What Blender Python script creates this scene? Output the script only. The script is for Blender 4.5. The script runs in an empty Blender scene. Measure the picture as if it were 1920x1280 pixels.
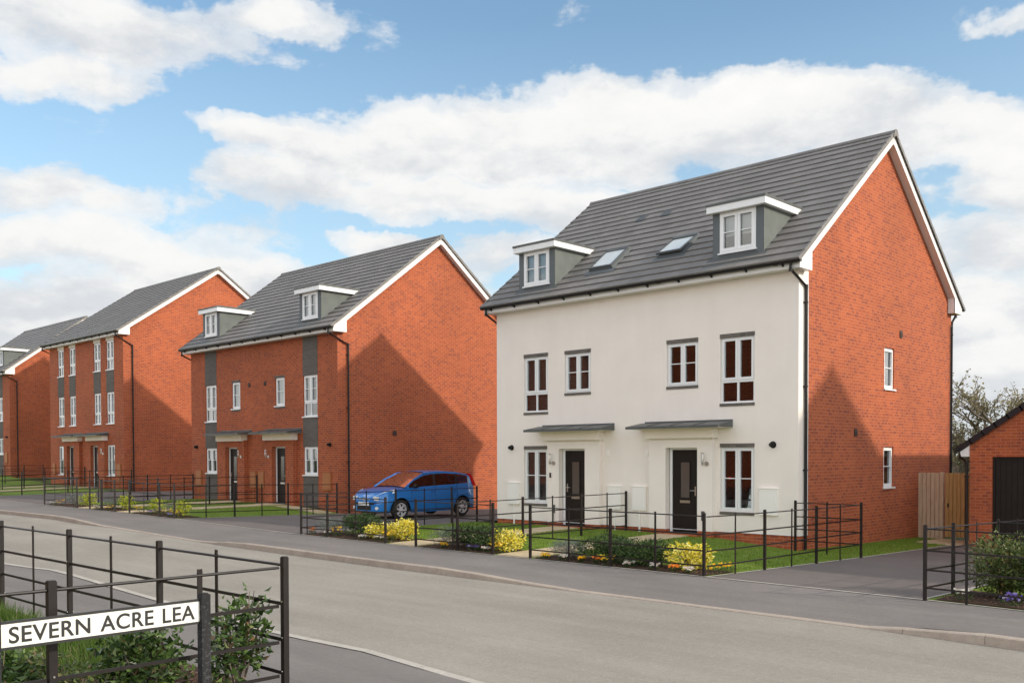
import bpy, math, random
from mathutils import Vector, Matrix, noise as mnoise
R = math.radians
random.seed(7)
sc = bpy.context.scene
COL = sc.collection

# ------------------------------------------------------------------ helpers
def tag(o, label=None, cat=None, group=None, kind=None):
    if label: o["label"] = label
    if cat: o["category"] = cat
    if group: o["group"] = group
    if kind: o["kind"] = kind
    return o

def wloc(o):
    v = Vector((0, 0, 0))
    while o is not None:
        v += o.location; o = o.parent
    return v

def empty(name, loc, label=None, cat=None, group=None):
    o = bpy.data.objects.new(name, None); COL.objects.link(o)
    o.location = loc; o.empty_display_size = 0.2
    return tag(o, label, cat, group)

def wp(x, y, z): return (x, y, z)
def front(y0):                      # local (u, z, outward d) on a wall facing -Y
    return lambda u, z, d: (u, y0 - d, z)
def side(x0):                       # wall facing +X
    return lambda u, z, d: (x0 + d, u, z)

class MB:
    """collects polygons (world coordinates) that become ONE mesh object"""
    def __init__(s): s.v = []; s.f = []; s.uv = []; s.mi = []; s.sm = []
    def poly(s, pts, uv=None, m=0, smooth=False):
        b = len(s.v); s.v += [tuple(p) for p in pts]; s.f.append(tuple(range(b, b + len(pts))))
        if uv is None:
            a, c, d = Vector(pts[0]), Vector(pts[1]), Vector(pts[2])
            n = (c - a).cross(d - c)
            ax, ay, az = abs(n.x), abs(n.y), abs(n.z)
            if ax >= ay and ax >= az: uv = [(p[1], p[2]) for p in pts]
            elif ay >= az * 0.9: uv = [(p[0], p[2]) for p in pts]
            else: uv = [(p[0], p[1]) for p in pts]
        s.uv.append(uv); s.mi.append(m); s.sm.append(smooth)
    def box(s, x0, x1, y0, y1, z0, z1, m=0, skip=()):
        s.mbox(lambda a, b, c: (a, c, b), x0, x1, z0, z1, y0, y1, m, skip)
    def mbox(s, f, u0, u1, z0, z1, d0, d1, m=0, skip=()):
        P = [f(u, z, d) for u in (u0, u1) for z in (z0, z1) for d in (d0, d1)]
        c = sum((Vector(p) for p in P), Vector()) / 8
        for k, idx in enumerate(((0, 1, 3, 2), (4, 5, 7, 6), (0, 1, 5, 4), (2, 3, 7, 6), (0, 2, 6, 4), (1, 3, 7, 5))):
            if k in skip: continue
            q = [P[i] for i in idx]
            n = (Vector(q[1]) - Vector(q[0])).cross(Vector(q[2]) - Vector(q[1]))
            if n.dot(Vector(q[0]) - c) < 0: q.reverse()
            s.poly(q, m=m)
    def obox(s, p0, p1, w, h, up=(0, 0, 1), m=0):
        """box of section w x h running from p0 to p1"""
        p0, p1 = Vector(p0), Vector(p1); d = (p1 - p0).normalized(); up = Vector(up)
        a = d.cross(up)
        if a.length < 1e-4: a = Vector((1, 0, 0))
        a.normalize(); b = a.cross(d)
        f = lambda t, z, k: tuple(p0 + (p1 - p0) * t + b * z + a * k)
        s.mbox(f, 0, 1, -h / 2, h / 2, -w / 2, w / 2, m)
    def tube(s, path, r, seg=8, m=0, caps=True, smooth=True):
        path = [Vector(p) for p in path]; n = len(path)
        rs = r if isinstance(r, (list, tuple)) else [r] * n
        rings = []; pa = None
        for i, p in enumerate(path):
            d = (path[min(i + 1, n - 1)] - path[max(i - 1, 0)]).normalized()
            if pa is None:
                pa = d.cross(Vector((0, 0, 1)))
                if pa.length < 1e-3: pa = Vector((1, 0, 0))
            a = (pa - d * pa.dot(d))
            if a.length < 1e-5: a = d.orthogonal()
            a.normalize(); pa = a; b = d.cross(a)
            rings.append([tuple(p + (a * math.cos(t) + b * math.sin(t)) * rs[i]) for t in [2 * math.pi * k / seg for k in range(seg)]])
        for i in range(n - 1):
            for k in range(seg):
                k2 = (k + 1) % seg
                s.poly([rings[i][k], rings[i + 1][k], rings[i + 1][k2], rings[i][k2]][::-1], m=m, smooth=smooth)
        if caps:
            s.poly(rings[0], m=m); s.poly(rings[-1][::-1], m=m)
    def disc(s, c, n, r, seg=16, th=0.0, m=0):
        c = Vector(c); n = Vector(n).normalized()
        s.tube([c - n * th / 2, c + n * th / 2], r, seg, m)
    def build(s, name, mat, parent=None, **t):
        me = bpy.data.meshes.new(name); L = wloc(parent) if parent else Vector((0, 0, 0))
        me.from_pydata([(a - L.x, b - L.y, c - L.z) for a, b, c in s.v], [], s.f)
        ul = me.uv_layers.new(name="UVMap")
        flat = []
        for uv in s.uv:
            for q in uv: flat += [q[0], q[1]]
        ul.data.foreach_set("uv", flat)
        for mt in (mat if isinstance(mat, (list, tuple)) else [mat]): me.materials.append(mt)
        me.polygons.foreach_set("material_index", s.mi)
        me.polygons.foreach_set("use_smooth", s.sm)
        me.update()
        o = bpy.data.objects.new(name, me); COL.objects.link(o)
        if parent: o.parent = parent
        return tag(o, **t)

def lerp_tab(tab, x):
    if x <= tab[0][0]: return tab[0][1]
    for (a, b), (c, d) in zip(tab, tab[1:]):
        if x <= c: return b + (d - b) * (x - a) / (c - a)
    return tab[-1][1]

# ------------------------------------------------------------------ materials
def new_mat(name):
    m = bpy.data.materials.new(name); m.use_nodes = True
    nt = m.node_tree; b = nt.nodes["Principled BSDF"]
    return m, nt, b
def N(nt, t, **k):
    n = nt.nodes.new(t)
    for a, v in k.items(): setattr(n, a, v)
    return n
def ramp(nt, fac, stops, interp='LINEAR'):
    r = N(nt, 'ShaderNodeValToRGB'); r.color_ramp.interpolation = interp
    e = r.color_ramp.elements
    while len(e) < len(stops): e.new(0.5)
    for i, (p, c) in enumerate(stops):
        e[i].position = p; e[i].color = (c[0], c[1], c[2], 1) if isinstance(c, (tuple, list)) else (c, c, c, 1)
    nt.links.new(fac, r.inputs[0]); return r.outputs[0]
def mix(nt, f, a, b, mode='MIX'):
    n = N(nt, 'ShaderNodeMix', data_type='RGBA', blend_type=mode)
    for sock, v in ((n.inputs[0], f), (n.inputs[6], a), (n.inputs[7], b)):
        if hasattr(v, 'is_linked') or hasattr(v, 'links'): nt.links.new(v, sock)
        elif isinstance(v, (int, float)): sock.default_value = v
        else: sock.default_value = (v[0], v[1], v[2], 1)
    return n.outputs[2]
def math_(nt, op, a, b=None, c=None):
    n = N(nt, 'ShaderNodeMath', operation=op)
    for i, v in enumerate((a, b, c)):
        if v is None: continue
        if isinstance(v, (int, float)): n.inputs[i].default_value = v
        else: nt.links.new(v, n.inputs[i])
    return n.outputs[0]
def noise(nt, vec, scale, detail=3, rough=0.55, dist=0.0):
    n = N(nt, 'ShaderNodeTexNoise'); n.inputs['Scale'].default_value = scale
    n.inputs['Detail'].default_value = detail; n.inputs['Roughness'].default_value = rough
    n.inputs['Distortion'].default_value = dist
    if vec is not None: nt.links.new(vec, n.inputs['Vector'])
    return n.outputs['Fac']
def bump(nt, b, h, strength=0.3, dist=0.01):
    n = N(nt, 'ShaderNodeBump'); n.inputs['Strength'].default_value = strength; n.inputs['Distance'].default_value = dist
    nt.links.new(h, n.inputs['Height']); nt.links.new(n.outputs[0], b.inputs['Normal'])
def geo(nt): return N(nt, 'ShaderNodeNewGeometry').outputs['Position']
def uvn(nt): return N(nt, 'ShaderNodeTexCoord').outputs['UV']
def simple(name, col, rough=0.6, metal=0.0, var=0.0, vscale=8, bmp=0, spec=0.5):
    m, nt, b = new_mat(name)
    b.inputs['Roughness'].default_value = rough; b.inputs['Metallic'].default_value = metal
    b.inputs['Specular IOR Level'].default_value = spec
    if var:
        f = noise(nt, geo(nt), vscale, 4)
        c = ramp(nt, f, [(0.3, tuple(x * (1 - var) for x in col)), (0.7, tuple(min(1, x * (1 + var)) for x in col))])
        nt.links.new(c, b.inputs['Base Color'])
        if bmp: bump(nt, b, noise(nt, geo(nt), vscale * 10, 3), bmp, 0.004)
    else: b.inputs['Base Color'].default_value = (*col, 1)
    return m

def brick_mat(name, c1, c2, dark, mortar, darkamt=0.5, mort=0.006):
    m, nt, b = new_mat(name); uv = uvn(nt)
    def br(w, h, ms, off=0.5):
        n = N(nt, 'ShaderNodeTexBrick'); n.offset = off
        n.inputs['Scale'].default_value = 1; n.inputs['Brick Width'].default_value = w; n.inputs['Row Height'].default_value = h
        n.inputs['Mortar Size'].default_value = ms; n.inputs['Mortar Smooth'].default_value = 0.15
        nt.links.new(uv, n.inputs['Vector']); return n
    A = br(0.225, 0.075, mort)
    A.inputs['Color1'].default_value = (*c1, 1); A.inputs['Color2'].default_value = (*c2, 1); A.inputs['Mortar'].default_value = (*mortar, 1)
    D = br(0.1125, 0.075, 0.0)
    D.inputs['Color1'].default_value = (0, 0, 0, 1); D.inputs['Color2'].default_value = (1, 1, 1, 1)
    cl = noise(nt, uv, 1.6, 4, 0.6)
    thr = math_(nt, 'ADD', math_(nt, 'MULTIPLY', cl, 0.9), 0.80 - darkamt)
    sp = math_(nt, 'MULTIPLY', math_(nt, 'SUBTRACT', D.outputs['Color'], thr), 9.0)
    sp = N(nt, 'ShaderNodeClamp').outputs[0] if False else math_(nt, 'MINIMUM', math_(nt, 'MAXIMUM', sp, 0.0), 0.62)
    sp = math_(nt, 'MULTIPLY', sp, math_(nt, 'SUBTRACT', 1.0, A.outputs['Fac']))
    col = mix(nt, sp, A.outputs['Color'], dark)
    fine = ramp(nt, noise(nt, uv, 70, 2), [(0.3, 0.86), (0.7, 1.1)])
    big = ramp(nt, noise(nt, uv, 0.45, 5), [(0.3, (.84, .86, .88)), (0.7, (1.08, 1.06, 1.04))])
    col = mix(nt, 1.0, col, fine, 'MULTIPLY'); col = mix(nt, 1.0, col, big, 'MULTIPLY')
    nt.links.new(col, b.inputs['Base Color']); b.inputs['Roughness'].default_value = 0.85
    b.inputs['Specular IOR Level'].default_value = 0.25
    h = math_(nt, 'SUBTRACT', math_(nt, 'MULTIPLY', noise(nt, uv, 120, 2), 0.25), A.outputs['Fac'])
    bump(nt, b, h, 0.6, 0.006)
    return m

def ground_mat(name, c, c2, speck, big=0.5, fscale=260, rough=0.9, specamt=0.62, bm=0.4):
    m, nt, b = new_mat(name); g = geo(nt)
    n1 = noise(nt, g, big, 5, 0.6, 0.4); n2 = noise(nt, g, fscale, 2, 0.7); n3 = noise(nt, g, 14, 4, 0.65)
    col = ramp(nt, n1, [(0.32, c), (0.68, c2)])
    col = mix(nt, 1.0, col, ramp(nt, n3, [(0.3, 0.92), (0.7, 1.07)]), 'MULTIPLY')
    col = mix(nt, 1.0, col, ramp(nt, n2, [(0.3, 0.72), (0.7, 1.28)]), 'MULTIPLY')
    mpx = N(nt, 'ShaderNodeMapping'); mpx.inputs['Scale'].default_value = (.10, 1.1, 1); nt.links.new(g, mpx.inputs[0])
    col = mix(nt, 1.0, col, ramp(nt, noise(nt, mpx.outputs[0], 1.5, 4, .6, .3), [(0.3, 0.90), (0.7, 1.08)]), 'MULTIPLY')
    v = N(nt, 'ShaderNodeTexVoronoi'); v.inputs['Scale'].default_value = 90; nt.links.new(g, v.inputs['Vector'])
    sp = ramp(nt, v.outputs['Color'], [(specamt + 0.3, 0.0), (specamt + 0.32, 1.0)], 'LINEAR')
    col = mix(nt, math_(nt, 'MULTIPLY', sp, 0.5), col, speck)
    nt.links.new(col, b.inputs['Base Color']); b.inputs['Roughness'].default_value = rough
    b.inputs['Specular IOR Level'].default_value = 0.3
    bump(nt, b, n2, bm, 0.004)
    return m

def leaf_mat(name, stops, rough=0.5, trans=0.25):
    m, nt, b = new_mat(name)
    s = N(nt, 'ShaderNodeSeparateXYZ'); nt.links.new(uvn(nt), s.inputs[0])
    col = ramp(nt, s.outputs[0], stops)
    nt.links.new(col, b.inputs['Base Color']); b.inputs['Roughness'].default_value = rough
    b.inputs['Specular IOR Level'].default_value = 0.35
    if trans:
        t = N(nt, 'ShaderNodeBsdfTranslucent'); nt.links.new(col, t.inputs[0])
        ms = N(nt, 'ShaderNodeMixShader'); ms.inputs[0].default_value = trans
        nt.links.new(b.outputs[0], ms.inputs[1]); nt.links.new(t.outputs[0], ms.inputs[2])
        nt.links.new(ms.outputs[0], nt.nodes['Material Output'].inputs[0])
    return m

M = {}
M['brick'] = brick_mat('brick_orange', (0.475, 0.120, 0.045), (0.385, 0.090, 0.037), (0.24, 0.062, 0.042), (0.50, 0.215, 0.13), 0.50, 0.006)
M['brick_b'] = brick_mat('brick_red', (0.455, 0.110, 0.044), (0.375, 0.085, 0.036), (0.23, 0.060, 0.042), (0.50, 0.235, 0.135), 0.47, 0.006)
M['grey_brick'] = brick_mat('brick_grey', (0.168, 0.148, 0.134), (0.140, 0.122, 0.110), (0.06, 0.06, 0.062), (0.10, 0.098, 0.095), 0.2)
M['soldier'] = brick_mat('brick_soldier_grey', (0.19, 0.165, 0.145), (0.14, 0.122, 0.108), (0.07, 0.06, 0.06), (0.20, 0.185, 0.17), 0.3)
M['render'] = simple('cream_render', (0.90, 0.82, 0.76), 0.9, var=0.025, vscale=1.2, bmp=0.25, spec=0.2)
nt = M['render'].node_tree; b = nt.nodes['Principled BSDF']; old = b.inputs['Base Color'].links[0].from_socket
mp = N(nt, 'ShaderNodeMapping'); mp.inputs['Scale'].default_value = (2.2, 2.2, .22); nt.links.new(geo(nt), mp.inputs[0])
nt.links.new(mix(nt, 1.0, old, ramp(nt, noise(nt, mp.outputs[0], 1.4, 5, .65), [(.28, (.978, .975, .97)), (.62, (1.0, 1.0, 1.0))]), 'MULTIPLY'), b.inputs['Base Color'])
M['render2'] = simple('cream_trim', (0.88, 0.80, 0.72), 0.75, var=0.02, vscale=3)
M['upvc'] = simple('white_upvc', (0.83, 0.83, 0.84), 0.32)
M['fascia'] = simple('white_fascia', (0.80, 0.775, 0.76), 0.4, var=0.02, vscale=2)
M['black'] = simple('black_plastic', (0.016, 0.014, 0.014), 0.38, spec=.3)
M['iron'] = simple('black_painted_steel', (0.018, 0.014, 0.013), 0.40, var=0.15, vscale=20, spec=.3)
M['door'] = simple('black_door', (0.020, 0.015, 0.013), 0.45, var=0.1, vscale=5, spec=.18)
M['lead'] = simple('lead_sheet', (0.092, 0.096, 0.095), 0.5, var=0.12, vscale=4)
M['cheek'] = simple('dormer_cheek_green_grey', (0.138, 0.150, 0.140), 0.85, var=0.12, vscale=2.5, bmp=0.2)
M['dface'] = simple('dormer_face_grey', (0.115, 0.130, 0.140), 0.7, var=0.05, vscale=3)
M['chrome'] = simple('brushed_steel', (0.6, 0.58, 0.55), 0.3, 1.0)
M['meter'] = simple('meter_box_cream', (0.92, 0.88, 0.84), 0.55)
M['meter_b'] = simple('meter_box_terracotta', (0.40, 0.145, 0.045), 0.6, var=0.06)
M['dark'] = simple('dark_void', (0.012, 0.012, 0.012), 0.9)
M['ventb'] = simple('vent_brown', (0.06, 0.035, 0.028), 0.7)
M['curtain'] = simple('white_curtain', (0.68, 0.66, 0.62), 0.9)
M['blind'] = simple('dark_slatted_blind', (0.20, 0.175, 0.16), 0.6)
M['rollblind'] = simple('pale_roller_blind', (0.62, 0.64, 0.66), 0.9)
M['kerb'] = ground_mat('kerb_concrete', (0.44, 0.37, 0.31), (0.34, 0.28, 0.235), (0.5, 0.46, 0.42), 1.6, 180)
M['kerbtop'] = ground_mat('edging_concrete', (0.50, 0.46, 0.41), (0.42, 0.385, 0.34), (0.6, 0.56, 0.5), 2, 200)
M['road'] = ground_mat('road_asphalt', (0.268, 0.243, 0.208), (0.325, 0.296, 0.256), (0.50, 0.46, 0.39), 0.35, 230, specamt=0.55, bm=0.7)
M['footway'] = ground_mat('footway_asphalt', (0.178, 0.160, 0.149), (0.210, 0.190, 0.178), (0.30, 0.28, 0.26), 0.4, 260)
M['drive'] = ground_mat('drive_asphalt', (0.132, 0.115, 0.108), (0.164, 0.142, 0.132), (0.26, 0.23, 0.21), 0.5, 260)
M['slab'] = ground_mat('buff_paving', (0.56, 0.45, 0.29), (0.48, 0.38, 0.245), (0.7, 0.6, 0.45), 1.5, 160)
M['soil'] = ground_mat('bark_mulch', (0.085, 0.045, 0.030), (0.050, 0.028, 0.020), (0.22, 0.13, 0.09), 3, 90, bm=1.0)
M['chip'] = leaf_mat('bark_chip', [(0, (0.05, 0.025, 0.018)), (0.6, (0.13, 0.07, 0.045)), (1, (0.26, 0.17, 0.11))], 0.9, 0)
M['lawn'] = ground_mat('lawn_turf', (0.115, 0.185, 0.018), (0.155, 0.225, 0.028), (0.16, 0.22, 0.06), 1.2, 120, bm=1.0)
M['far'] = ground_mat('far_field', (0.06, 0.09, 0.02), (0.09, 0.11, 0.03), (0.1, 0.1, 0.05), 0.05, 20)
M['blade'] = leaf_mat('grass_blade', [(0, (0.085, 0.16, 0.010)), (0.5, (0.16, 0.245, 0.018)), (1, (0.27, 0.33, 0.05))], 0.6, 0.3)
M['blade_long'] = leaf_mat('long_grass_blade', [(0, (0.05, 0.105, 0.012)), (0.6, (0.10, 0.175, 0.025)), (1, (0.26, 0.26, 0.10))], 0.6, 0.35)
M['ironbolt'] = M['chrome']

# roof tile
m, nt, b = new_mat('roof_tile_grey')
n = N(nt, 'ShaderNodeTexBrick'); n.offset = 0.5; n.inputs['Scale'].default_value = 1
n.inputs['Brick Width'].default_value = 0.30; n.inputs['Row Height'].default_value = 0.345
n.inputs['Mortar Size'].default_value = 0.003; n.inputs['Mortar Smooth'].default_value = 0.3
n.inputs['Color1'].default_value = (0.180, 0.168, 0.160, 1); n.inputs['Color2'].default_value = (0.215, 0.202, 0.192, 1); n.inputs['Mortar'].default_value = (0.10, 0.097, 0.094, 1)
nt.links.new(uvn(nt), n.inputs['Vector'])
c = mix(nt, 1.0, n.outputs['Color'], ramp(nt, noise(nt, geo(nt), 1.1, 5, 0.6), [(0.3, 0.90), (0.7, 1.10)]), 'MULTIPLY')
c = mix(nt, 1.0, c, ramp(nt, noise(nt, geo(nt), 60, 3, 0.6), [(0.3, 0.93), (0.7, 1.07)]), 'MULTIPLY')
nt.links.new(c, b.inputs['Base Color']); b.inputs['Roughness'].default_value = 0.62
b.inputs['Specular IOR Level'].default_value = 0.4
M['tile'] = m
# glass
def glass_mat(name, tint, base=0.04):
    m, nt, b = new_mat(name); nt.nodes.remove(b)
    t = N(nt, 'ShaderNodeBsdfTransparent'); t.inputs[0].default_value = (*tint, 1)
    g = N(nt, 'ShaderNodeBsdfGlossy'); g.inputs['Roughness'].default_value = 0.02; g.inputs[0].default_value = (0.92, 0.95, 0.97, 1)
    fr = N(nt, 'ShaderNodeFresnel'); fr.inputs[0].default_value = 1.55
    f = math_(nt, 'MINIMUM', math_(nt, 'ADD', math_(nt, 'MULTIPLY', fr.outputs[0], 1.6), base), 1.0)
    ms = N(nt, 'ShaderNodeMixShader'); nt.links.new(f, ms.inputs[0]); nt.links.new(t.outputs[0], ms.inputs[1]); nt.links.new(g.outputs[0], ms.inputs[2])
    nt.links.new(ms.outputs[0], nt.nodes['Material Output'].inputs[0]); return m
M['glass'] = glass_mat('window_glass', (0.80, 0.84, 0.84))
M['glass_dk'] = glass_mat('tinted_car_glass', (0.14, 0.15, 0.15), 0.05)
M['glass_lamp'] = glass_mat('lamp_glass', (0.95, 0.95, 0.95), 0.02)
M['glass_sky'] = simple('rooflight_glass', (0.66, 0.69, 0.68), 0.10, spec=1.0)

M['glass_door'] = simple('patterned_door_glass', (0.10, 0.085, 0.075), 0.15, spec=0.8)
# timber
def timber(name, a, bcol):
    m, nt, b = new_mat(name)
    mp = N(nt, 'ShaderNodeMapping'); mp.inputs['Scale'].default_value = (9, 9, 0.9); nt.links.new(geo(nt), mp.inputs[0])
    f = noise(nt, mp.outputs[0], 3.0, 5, 0.6, 0.6)
    col = ramp(nt, f, [(0.30, a), (0.70, bcol)])
    v = N(nt, 'ShaderNodeTexVoronoi'); v.inputs['Scale'].default_value = 4.5; nt.links.new(geo(nt), v.inputs['Vector'])
    kn = ramp(nt, v.outputs['Distance'], [(0.05, 1.0), (0.10, 0.0)])
    col = mix(nt, math_(nt, 'MULTIPLY', kn, 0.6), col, tuple(x * 0.35 for x in a))
    nt.links.new(col, b.inputs['Base Color']); b.inputs['Roughness'].default_value = 0.8; return m
M['timber'] = timber('pale_weathered_timber', (0.47, 0.32, 0.21), (0.62, 0.46, 0.33))
M['timber2'] = timber('golden_timber', (0.38, 0.21, 0.075), (0.52, 0.32, 0.13))
M['bark'] = simple('tree_bark', (0.18, 0.145, 0.115), 0.9, var=0.3, vscale=8)
M['granite'] = ground_mat('recycled_post_speckle', (0.022, 0.022, 0.023), (0.032, 0.032, 0.033), (0.10, 0.10, 0.10), 8, 900, specamt=.45)
M['signwhite'] = simple('sign_plate_white', (0.84, 0.82, 0.76), 0.4)
M['signblack'] = simple('sign_black', (0.02, 0.02, 0.02), 0.45)
# car
m, nt, b = new_mat('blue_car_paint'); b.inputs['Base Color'].default_value = (0.006, 0.19, 0.58, 1)
b.inputs['Metallic'].default_value = 0.1; b.inputs['Roughness'].default_value = 0.35
b.inputs['Coat Weight'].default_value = 1.0; b.inputs['Coat Roughness'].default_value = 0.04; M['paint'] = m
M['tyre'] = simple('tyre_rubber', (0.018, 0.018, 0.018), 0.85)
M['alloy'] = simple('alloy_silver', (0.72, 0.72, 0.73), 0.35, 0.25)
M['lens'] = simple('headlight_lens', (0.85, 0.85, 0.82), 0.12, 0.0, spec=0.9)
M['redlens'] = simple('red_lamp_lens', (0.55, 0.015, 0.02), 0.15)
M['plate'] = simple('number_plate_white', (0.78, 0.78, 0.76), 0.4)
M['seat'] = simple('car_seat_fabric', (0.03, 0.03, 0.032), 0.9)

# ------------------------------------------------------------------ terrain heights
ROADZ = [(-80, .28), (-60, .15), (-25, -.11), (-20, -.10), (-18, -.155), (-16, -.155), (-13, -.22), (-10.6, -.265), (-4.4, -.31), (5.3, -.325), (9, -.38), (40, -.6)]
UPST = [(-62, .11), (-60, .11), (-35.8, .11), (-34.5, .015), (-29.5, .015), (-28.2, .11), (-18.3, .11), (-16.6, .015), (-10.8, .015), (-9.7, .11), (-2.3, .11), (0.2, .015), (5.2, .015), (6.1, .11)]
FRONTZ = [(-80, .35), (-60, .25), (-35, .08), (-27, .02), (-24, .01), (-20, -.02), (-17, -.06), (-10.3, -.17), (-6, -.2), (1.4, -.225), (5, -.245), (9, -.3), (40, -.5)]
HOUSEZ = [(-80, 1.1), (-64, .85), (-53, .70), (-46, .33), (-36, .2), (-34, .08), (-27.4, .03), (-26, .05), (-20, .03), (-18.2, -.08), (-17, -.17), (-10.3, -.15), (-9.3, -.14), (-7, -.11), (-2.4, -.13), (0, -.33), (1.5, -.37), (5, -.38), (40, -.5)]
KY = -8.25
def road_z(x): return lerp_tab(ROADZ, x)
def kerb_z(x): return road_z(x) + lerp_tab(UPST, x)
def gz(x, y):
    if y <= -15.4: return -0.05
    if y <= -13.5: return -0.28 + (y + 13.5) / (-1.9) * 0.23
    if y <= KY: return -0.28 + (road_z(x) + 0.28) * (y + 13.5) / (KY + 13.5)
    k = kerb_z(x); f = lerp_tab(FRONTZ, x); h = lerp_tab(HOUSEZ, x)
    if y <= -5.95: return k + (f - k) * (y - KY) / (-5.95 - KY)
    if y <= 0: return f + (h - f) * (y + 5.95) / 5.95
    return h - 0.018 * min(y, 12)

def patch(name, x0, x1, y0, y1, mat, off, step=0.5, mb=None, **t):
    own = mb is None
    if own: mb = MB()
    nx = max(1, int(math.ceil((x1 - x0) / step))); ny = max(1, int(math.ceil((y1 - y0) / step)))
    for i in range(nx):
        for j in range(ny):
            a, b_ = x0 + (x1 - x0) * i / nx, x0 + (x1 - x0) * (i + 1) / nx
            c, d = y0 + (y1 - y0) * j / ny, y0 + (y1 - y0) * (j + 1) / ny
            mb.poly([(a, c, gz(a, c) + off), (b_, c, gz(b_, c) + off), (b_, d, gz(b_, d) + off), (a, d, gz(a, d) + off)], smooth=True)
    if own: return mb.build(name, mat, **t)

# base ground: grid near, wide apron to the horizon
mb = MB()
xs = [-900, -300, -120] + [-80 + 2 * i for i in range(61)] + [80, 200, 900]
ys = [-500, -120, -40, -24, -20, -17, -15.4, -14.4, -13.5, -12, -10, -8.25, -7.1, -5.95, -4.4, -3, -1.5, 0, 3, 6, 9, 12, 40, 120, 400, 1200]
for i in range(len(xs) - 1):
    for j in range(len(ys) - 1):
        a, b_, c, d = xs[i], xs[i + 1], ys[j], ys[j + 1]
        mb.poly([(a, c, gz(a, c) - .09), (b_, c, gz(b_, c) - .09), (b_, d, gz(b_, d) - .09), (a, d, gz(a, d) - .09)], smooth=True)
mb.build('ground', M['far'], kind='structure')
NEAR = [(-40, -13.0), (-9.6, -13.0), (-7.8, -12.72), (-4.2, -13.05), (0.05, -13.38), (0.9, -13.37), (1.9, -13.30), (3.9, -13.52), (7, -13.6), (40, -13.7)]
mb = MB()
X = [-90 + 1.0 * i for i in range(131)]
for a, b_ in zip(X, X[1:]):
    ya, yb = lerp_tab(NEAR, a), lerp_tab(NEAR, b_)
    rows = 8
    for k in range(rows):
        t0, t1 = k / rows, (k + 1) / rows
        P = lambda x, y0, t: (x, y0 + (KY + .02 - y0) * t, gz(x, min(y0 + (KY + .02 - y0) * t, KY - .001)) - (0.0 if True else 0) + 0.012 * math.sin(math.pi * t))
        mb.poly([P(a, ya, t0), P(b_, yb, t0), P(b_, yb, t1), P(a, ya, t1)], smooth=True)
mb.build('road', M['road'], kind='structure')
# near footway (dark) incl. the corner where the camera stands
mb = MB()
for a, b_ in zip(X, X[1:]):
    ya, yb = lerp_tab(NEAR, a) - .1, lerp_tab(NEAR, b_) - .1
    yl = -15.5 if b_ <= 4 else -26
    rr = [0, .33, .66, 1]
    for t0, t1 in zip(rr, rr[1:]):
        q = lambda x, y0, t: (x, y0 + (-15.5 - y0) * t, gz(x, max(y0 + (-15.5 - y0) * t, -15.5)) + .004)
        mb.poly([q(a, ya, t0), q(b_, yb, t0), q(b_, yb, t1), q(a, ya, t1)][::-1], smooth=True)
    if yl < -16: mb.poly([(a, -26, -.046), (b_, -26, -.046), (b_, -15.5, -.046), (a, -15.5, -.046)])
mb.build('near_footway', M['footway'], kind='structure')
mb = MB()
for a, b_ in zip(X, X[1:]):
    ya, yb = lerp_tab(NEAR, a), lerp_tab(NEAR, b_)
    for (s0, s1) in ((a, b_ - .006),):
        z0, z1 = gz(a, -13.5) + .012, gz(b_, -13.5) + .012
        mb.poly([(s0, ya - .1, z0), (s1, yb - .1, z1), (s1, yb + .01, z1), (s0, ya + .01, z0)])
        mb.poly([(s0, ya + .01, z0), (s1, yb + .01, z1), (s1, yb + .01, z1 - .1), (s0, ya + .01, z0 - .1)][::-1])
mb.build('near_edging', M['kerbtop'], kind='structure')
# far footway
mb = MB(); patch('', -80, 40, KY + .12, -6.0, None, .004, 0.6, mb)
mb.build('footway', M['footway'], kind='structure')
# kerb stones
mb = MB(); x = -80.0
while x < 40:
    L = 0.915 if abs(lerp_tab(UPST, x + .45) - .06) > .04 else 0.46
    a, b_ = x + .003, x + L - .003
    za, zb = kerb_z(a) + .006, kerb_z(b_) + .006; ra, rb = road_z(a) - .06, road_z(b_) - .06
    y0, y1 = KY, KY + .125
    mb.poly([(a, y0 + .03, za), (b_, y0 + .03, zb), (b_, y1, zb), (a, y1, za)])
    mb.poly([(a, y0 + .008, za - .012), (b_, y0 + .008, zb - .012), (b_, y0 + .03, zb), (a, y0 + .03, za)])
    mb.poly([(a, y0, ra), (b_, y0, rb), (b_, y0 + .008, zb - .012), (a, y0 + .008, za - .012)])
    mb.poly([(a, y0, ra), (a, y0 + .008, za - .012), (a, y0 + .03, za), (a, y1, za), (a, y1, ra)]); mb.poly([(b_, y0, rb), (b_, y0 + .008, zb - .012), (b_, y0 + .03, zb), (b_, y1, zb), (b_, y1, rb)][::-1])
    x += L
mb.build('kerb', M['kerb'], kind='structure')
# edging line at back of footway + along drives
mb = MB()
patch('', -80, 40, -6.0, -5.95, None, .012, 1.0, mb)
for xx in (1.45, 4.93): patch('', xx, xx + .05, -5.95, 5.1 if xx < 3 else 4.9, None, .012, 1.0, mb)
for xx in (-10.3, -16.85, -27.25, -35.2): patch('', xx, xx + .05, -5.95, 0, None, .012, 1.0, mb)
mb.build('edging', M['kerbtop'], kind='structure')
# drives
mb = MB()
patch('', 1.5, 4.93, -5.95, 5.2, None, .006, .6, mb); patch('', 4.93, 12, -1, 5.2, None, .006, .6, mb)
mb.build('driveway', M['drive'], kind='structure')
mb = MB(); patch('', -16.8, -10.3, -5.95, 14, None, .006, .6, mb); mb.build('driveway', M['drive'], kind='structure')
mb = MB(); patch('', -35.15, -27.25, -5.95, 14, None, .006, .8, mb); mb.build('driveway', M['drive'], kind='structure')
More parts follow.
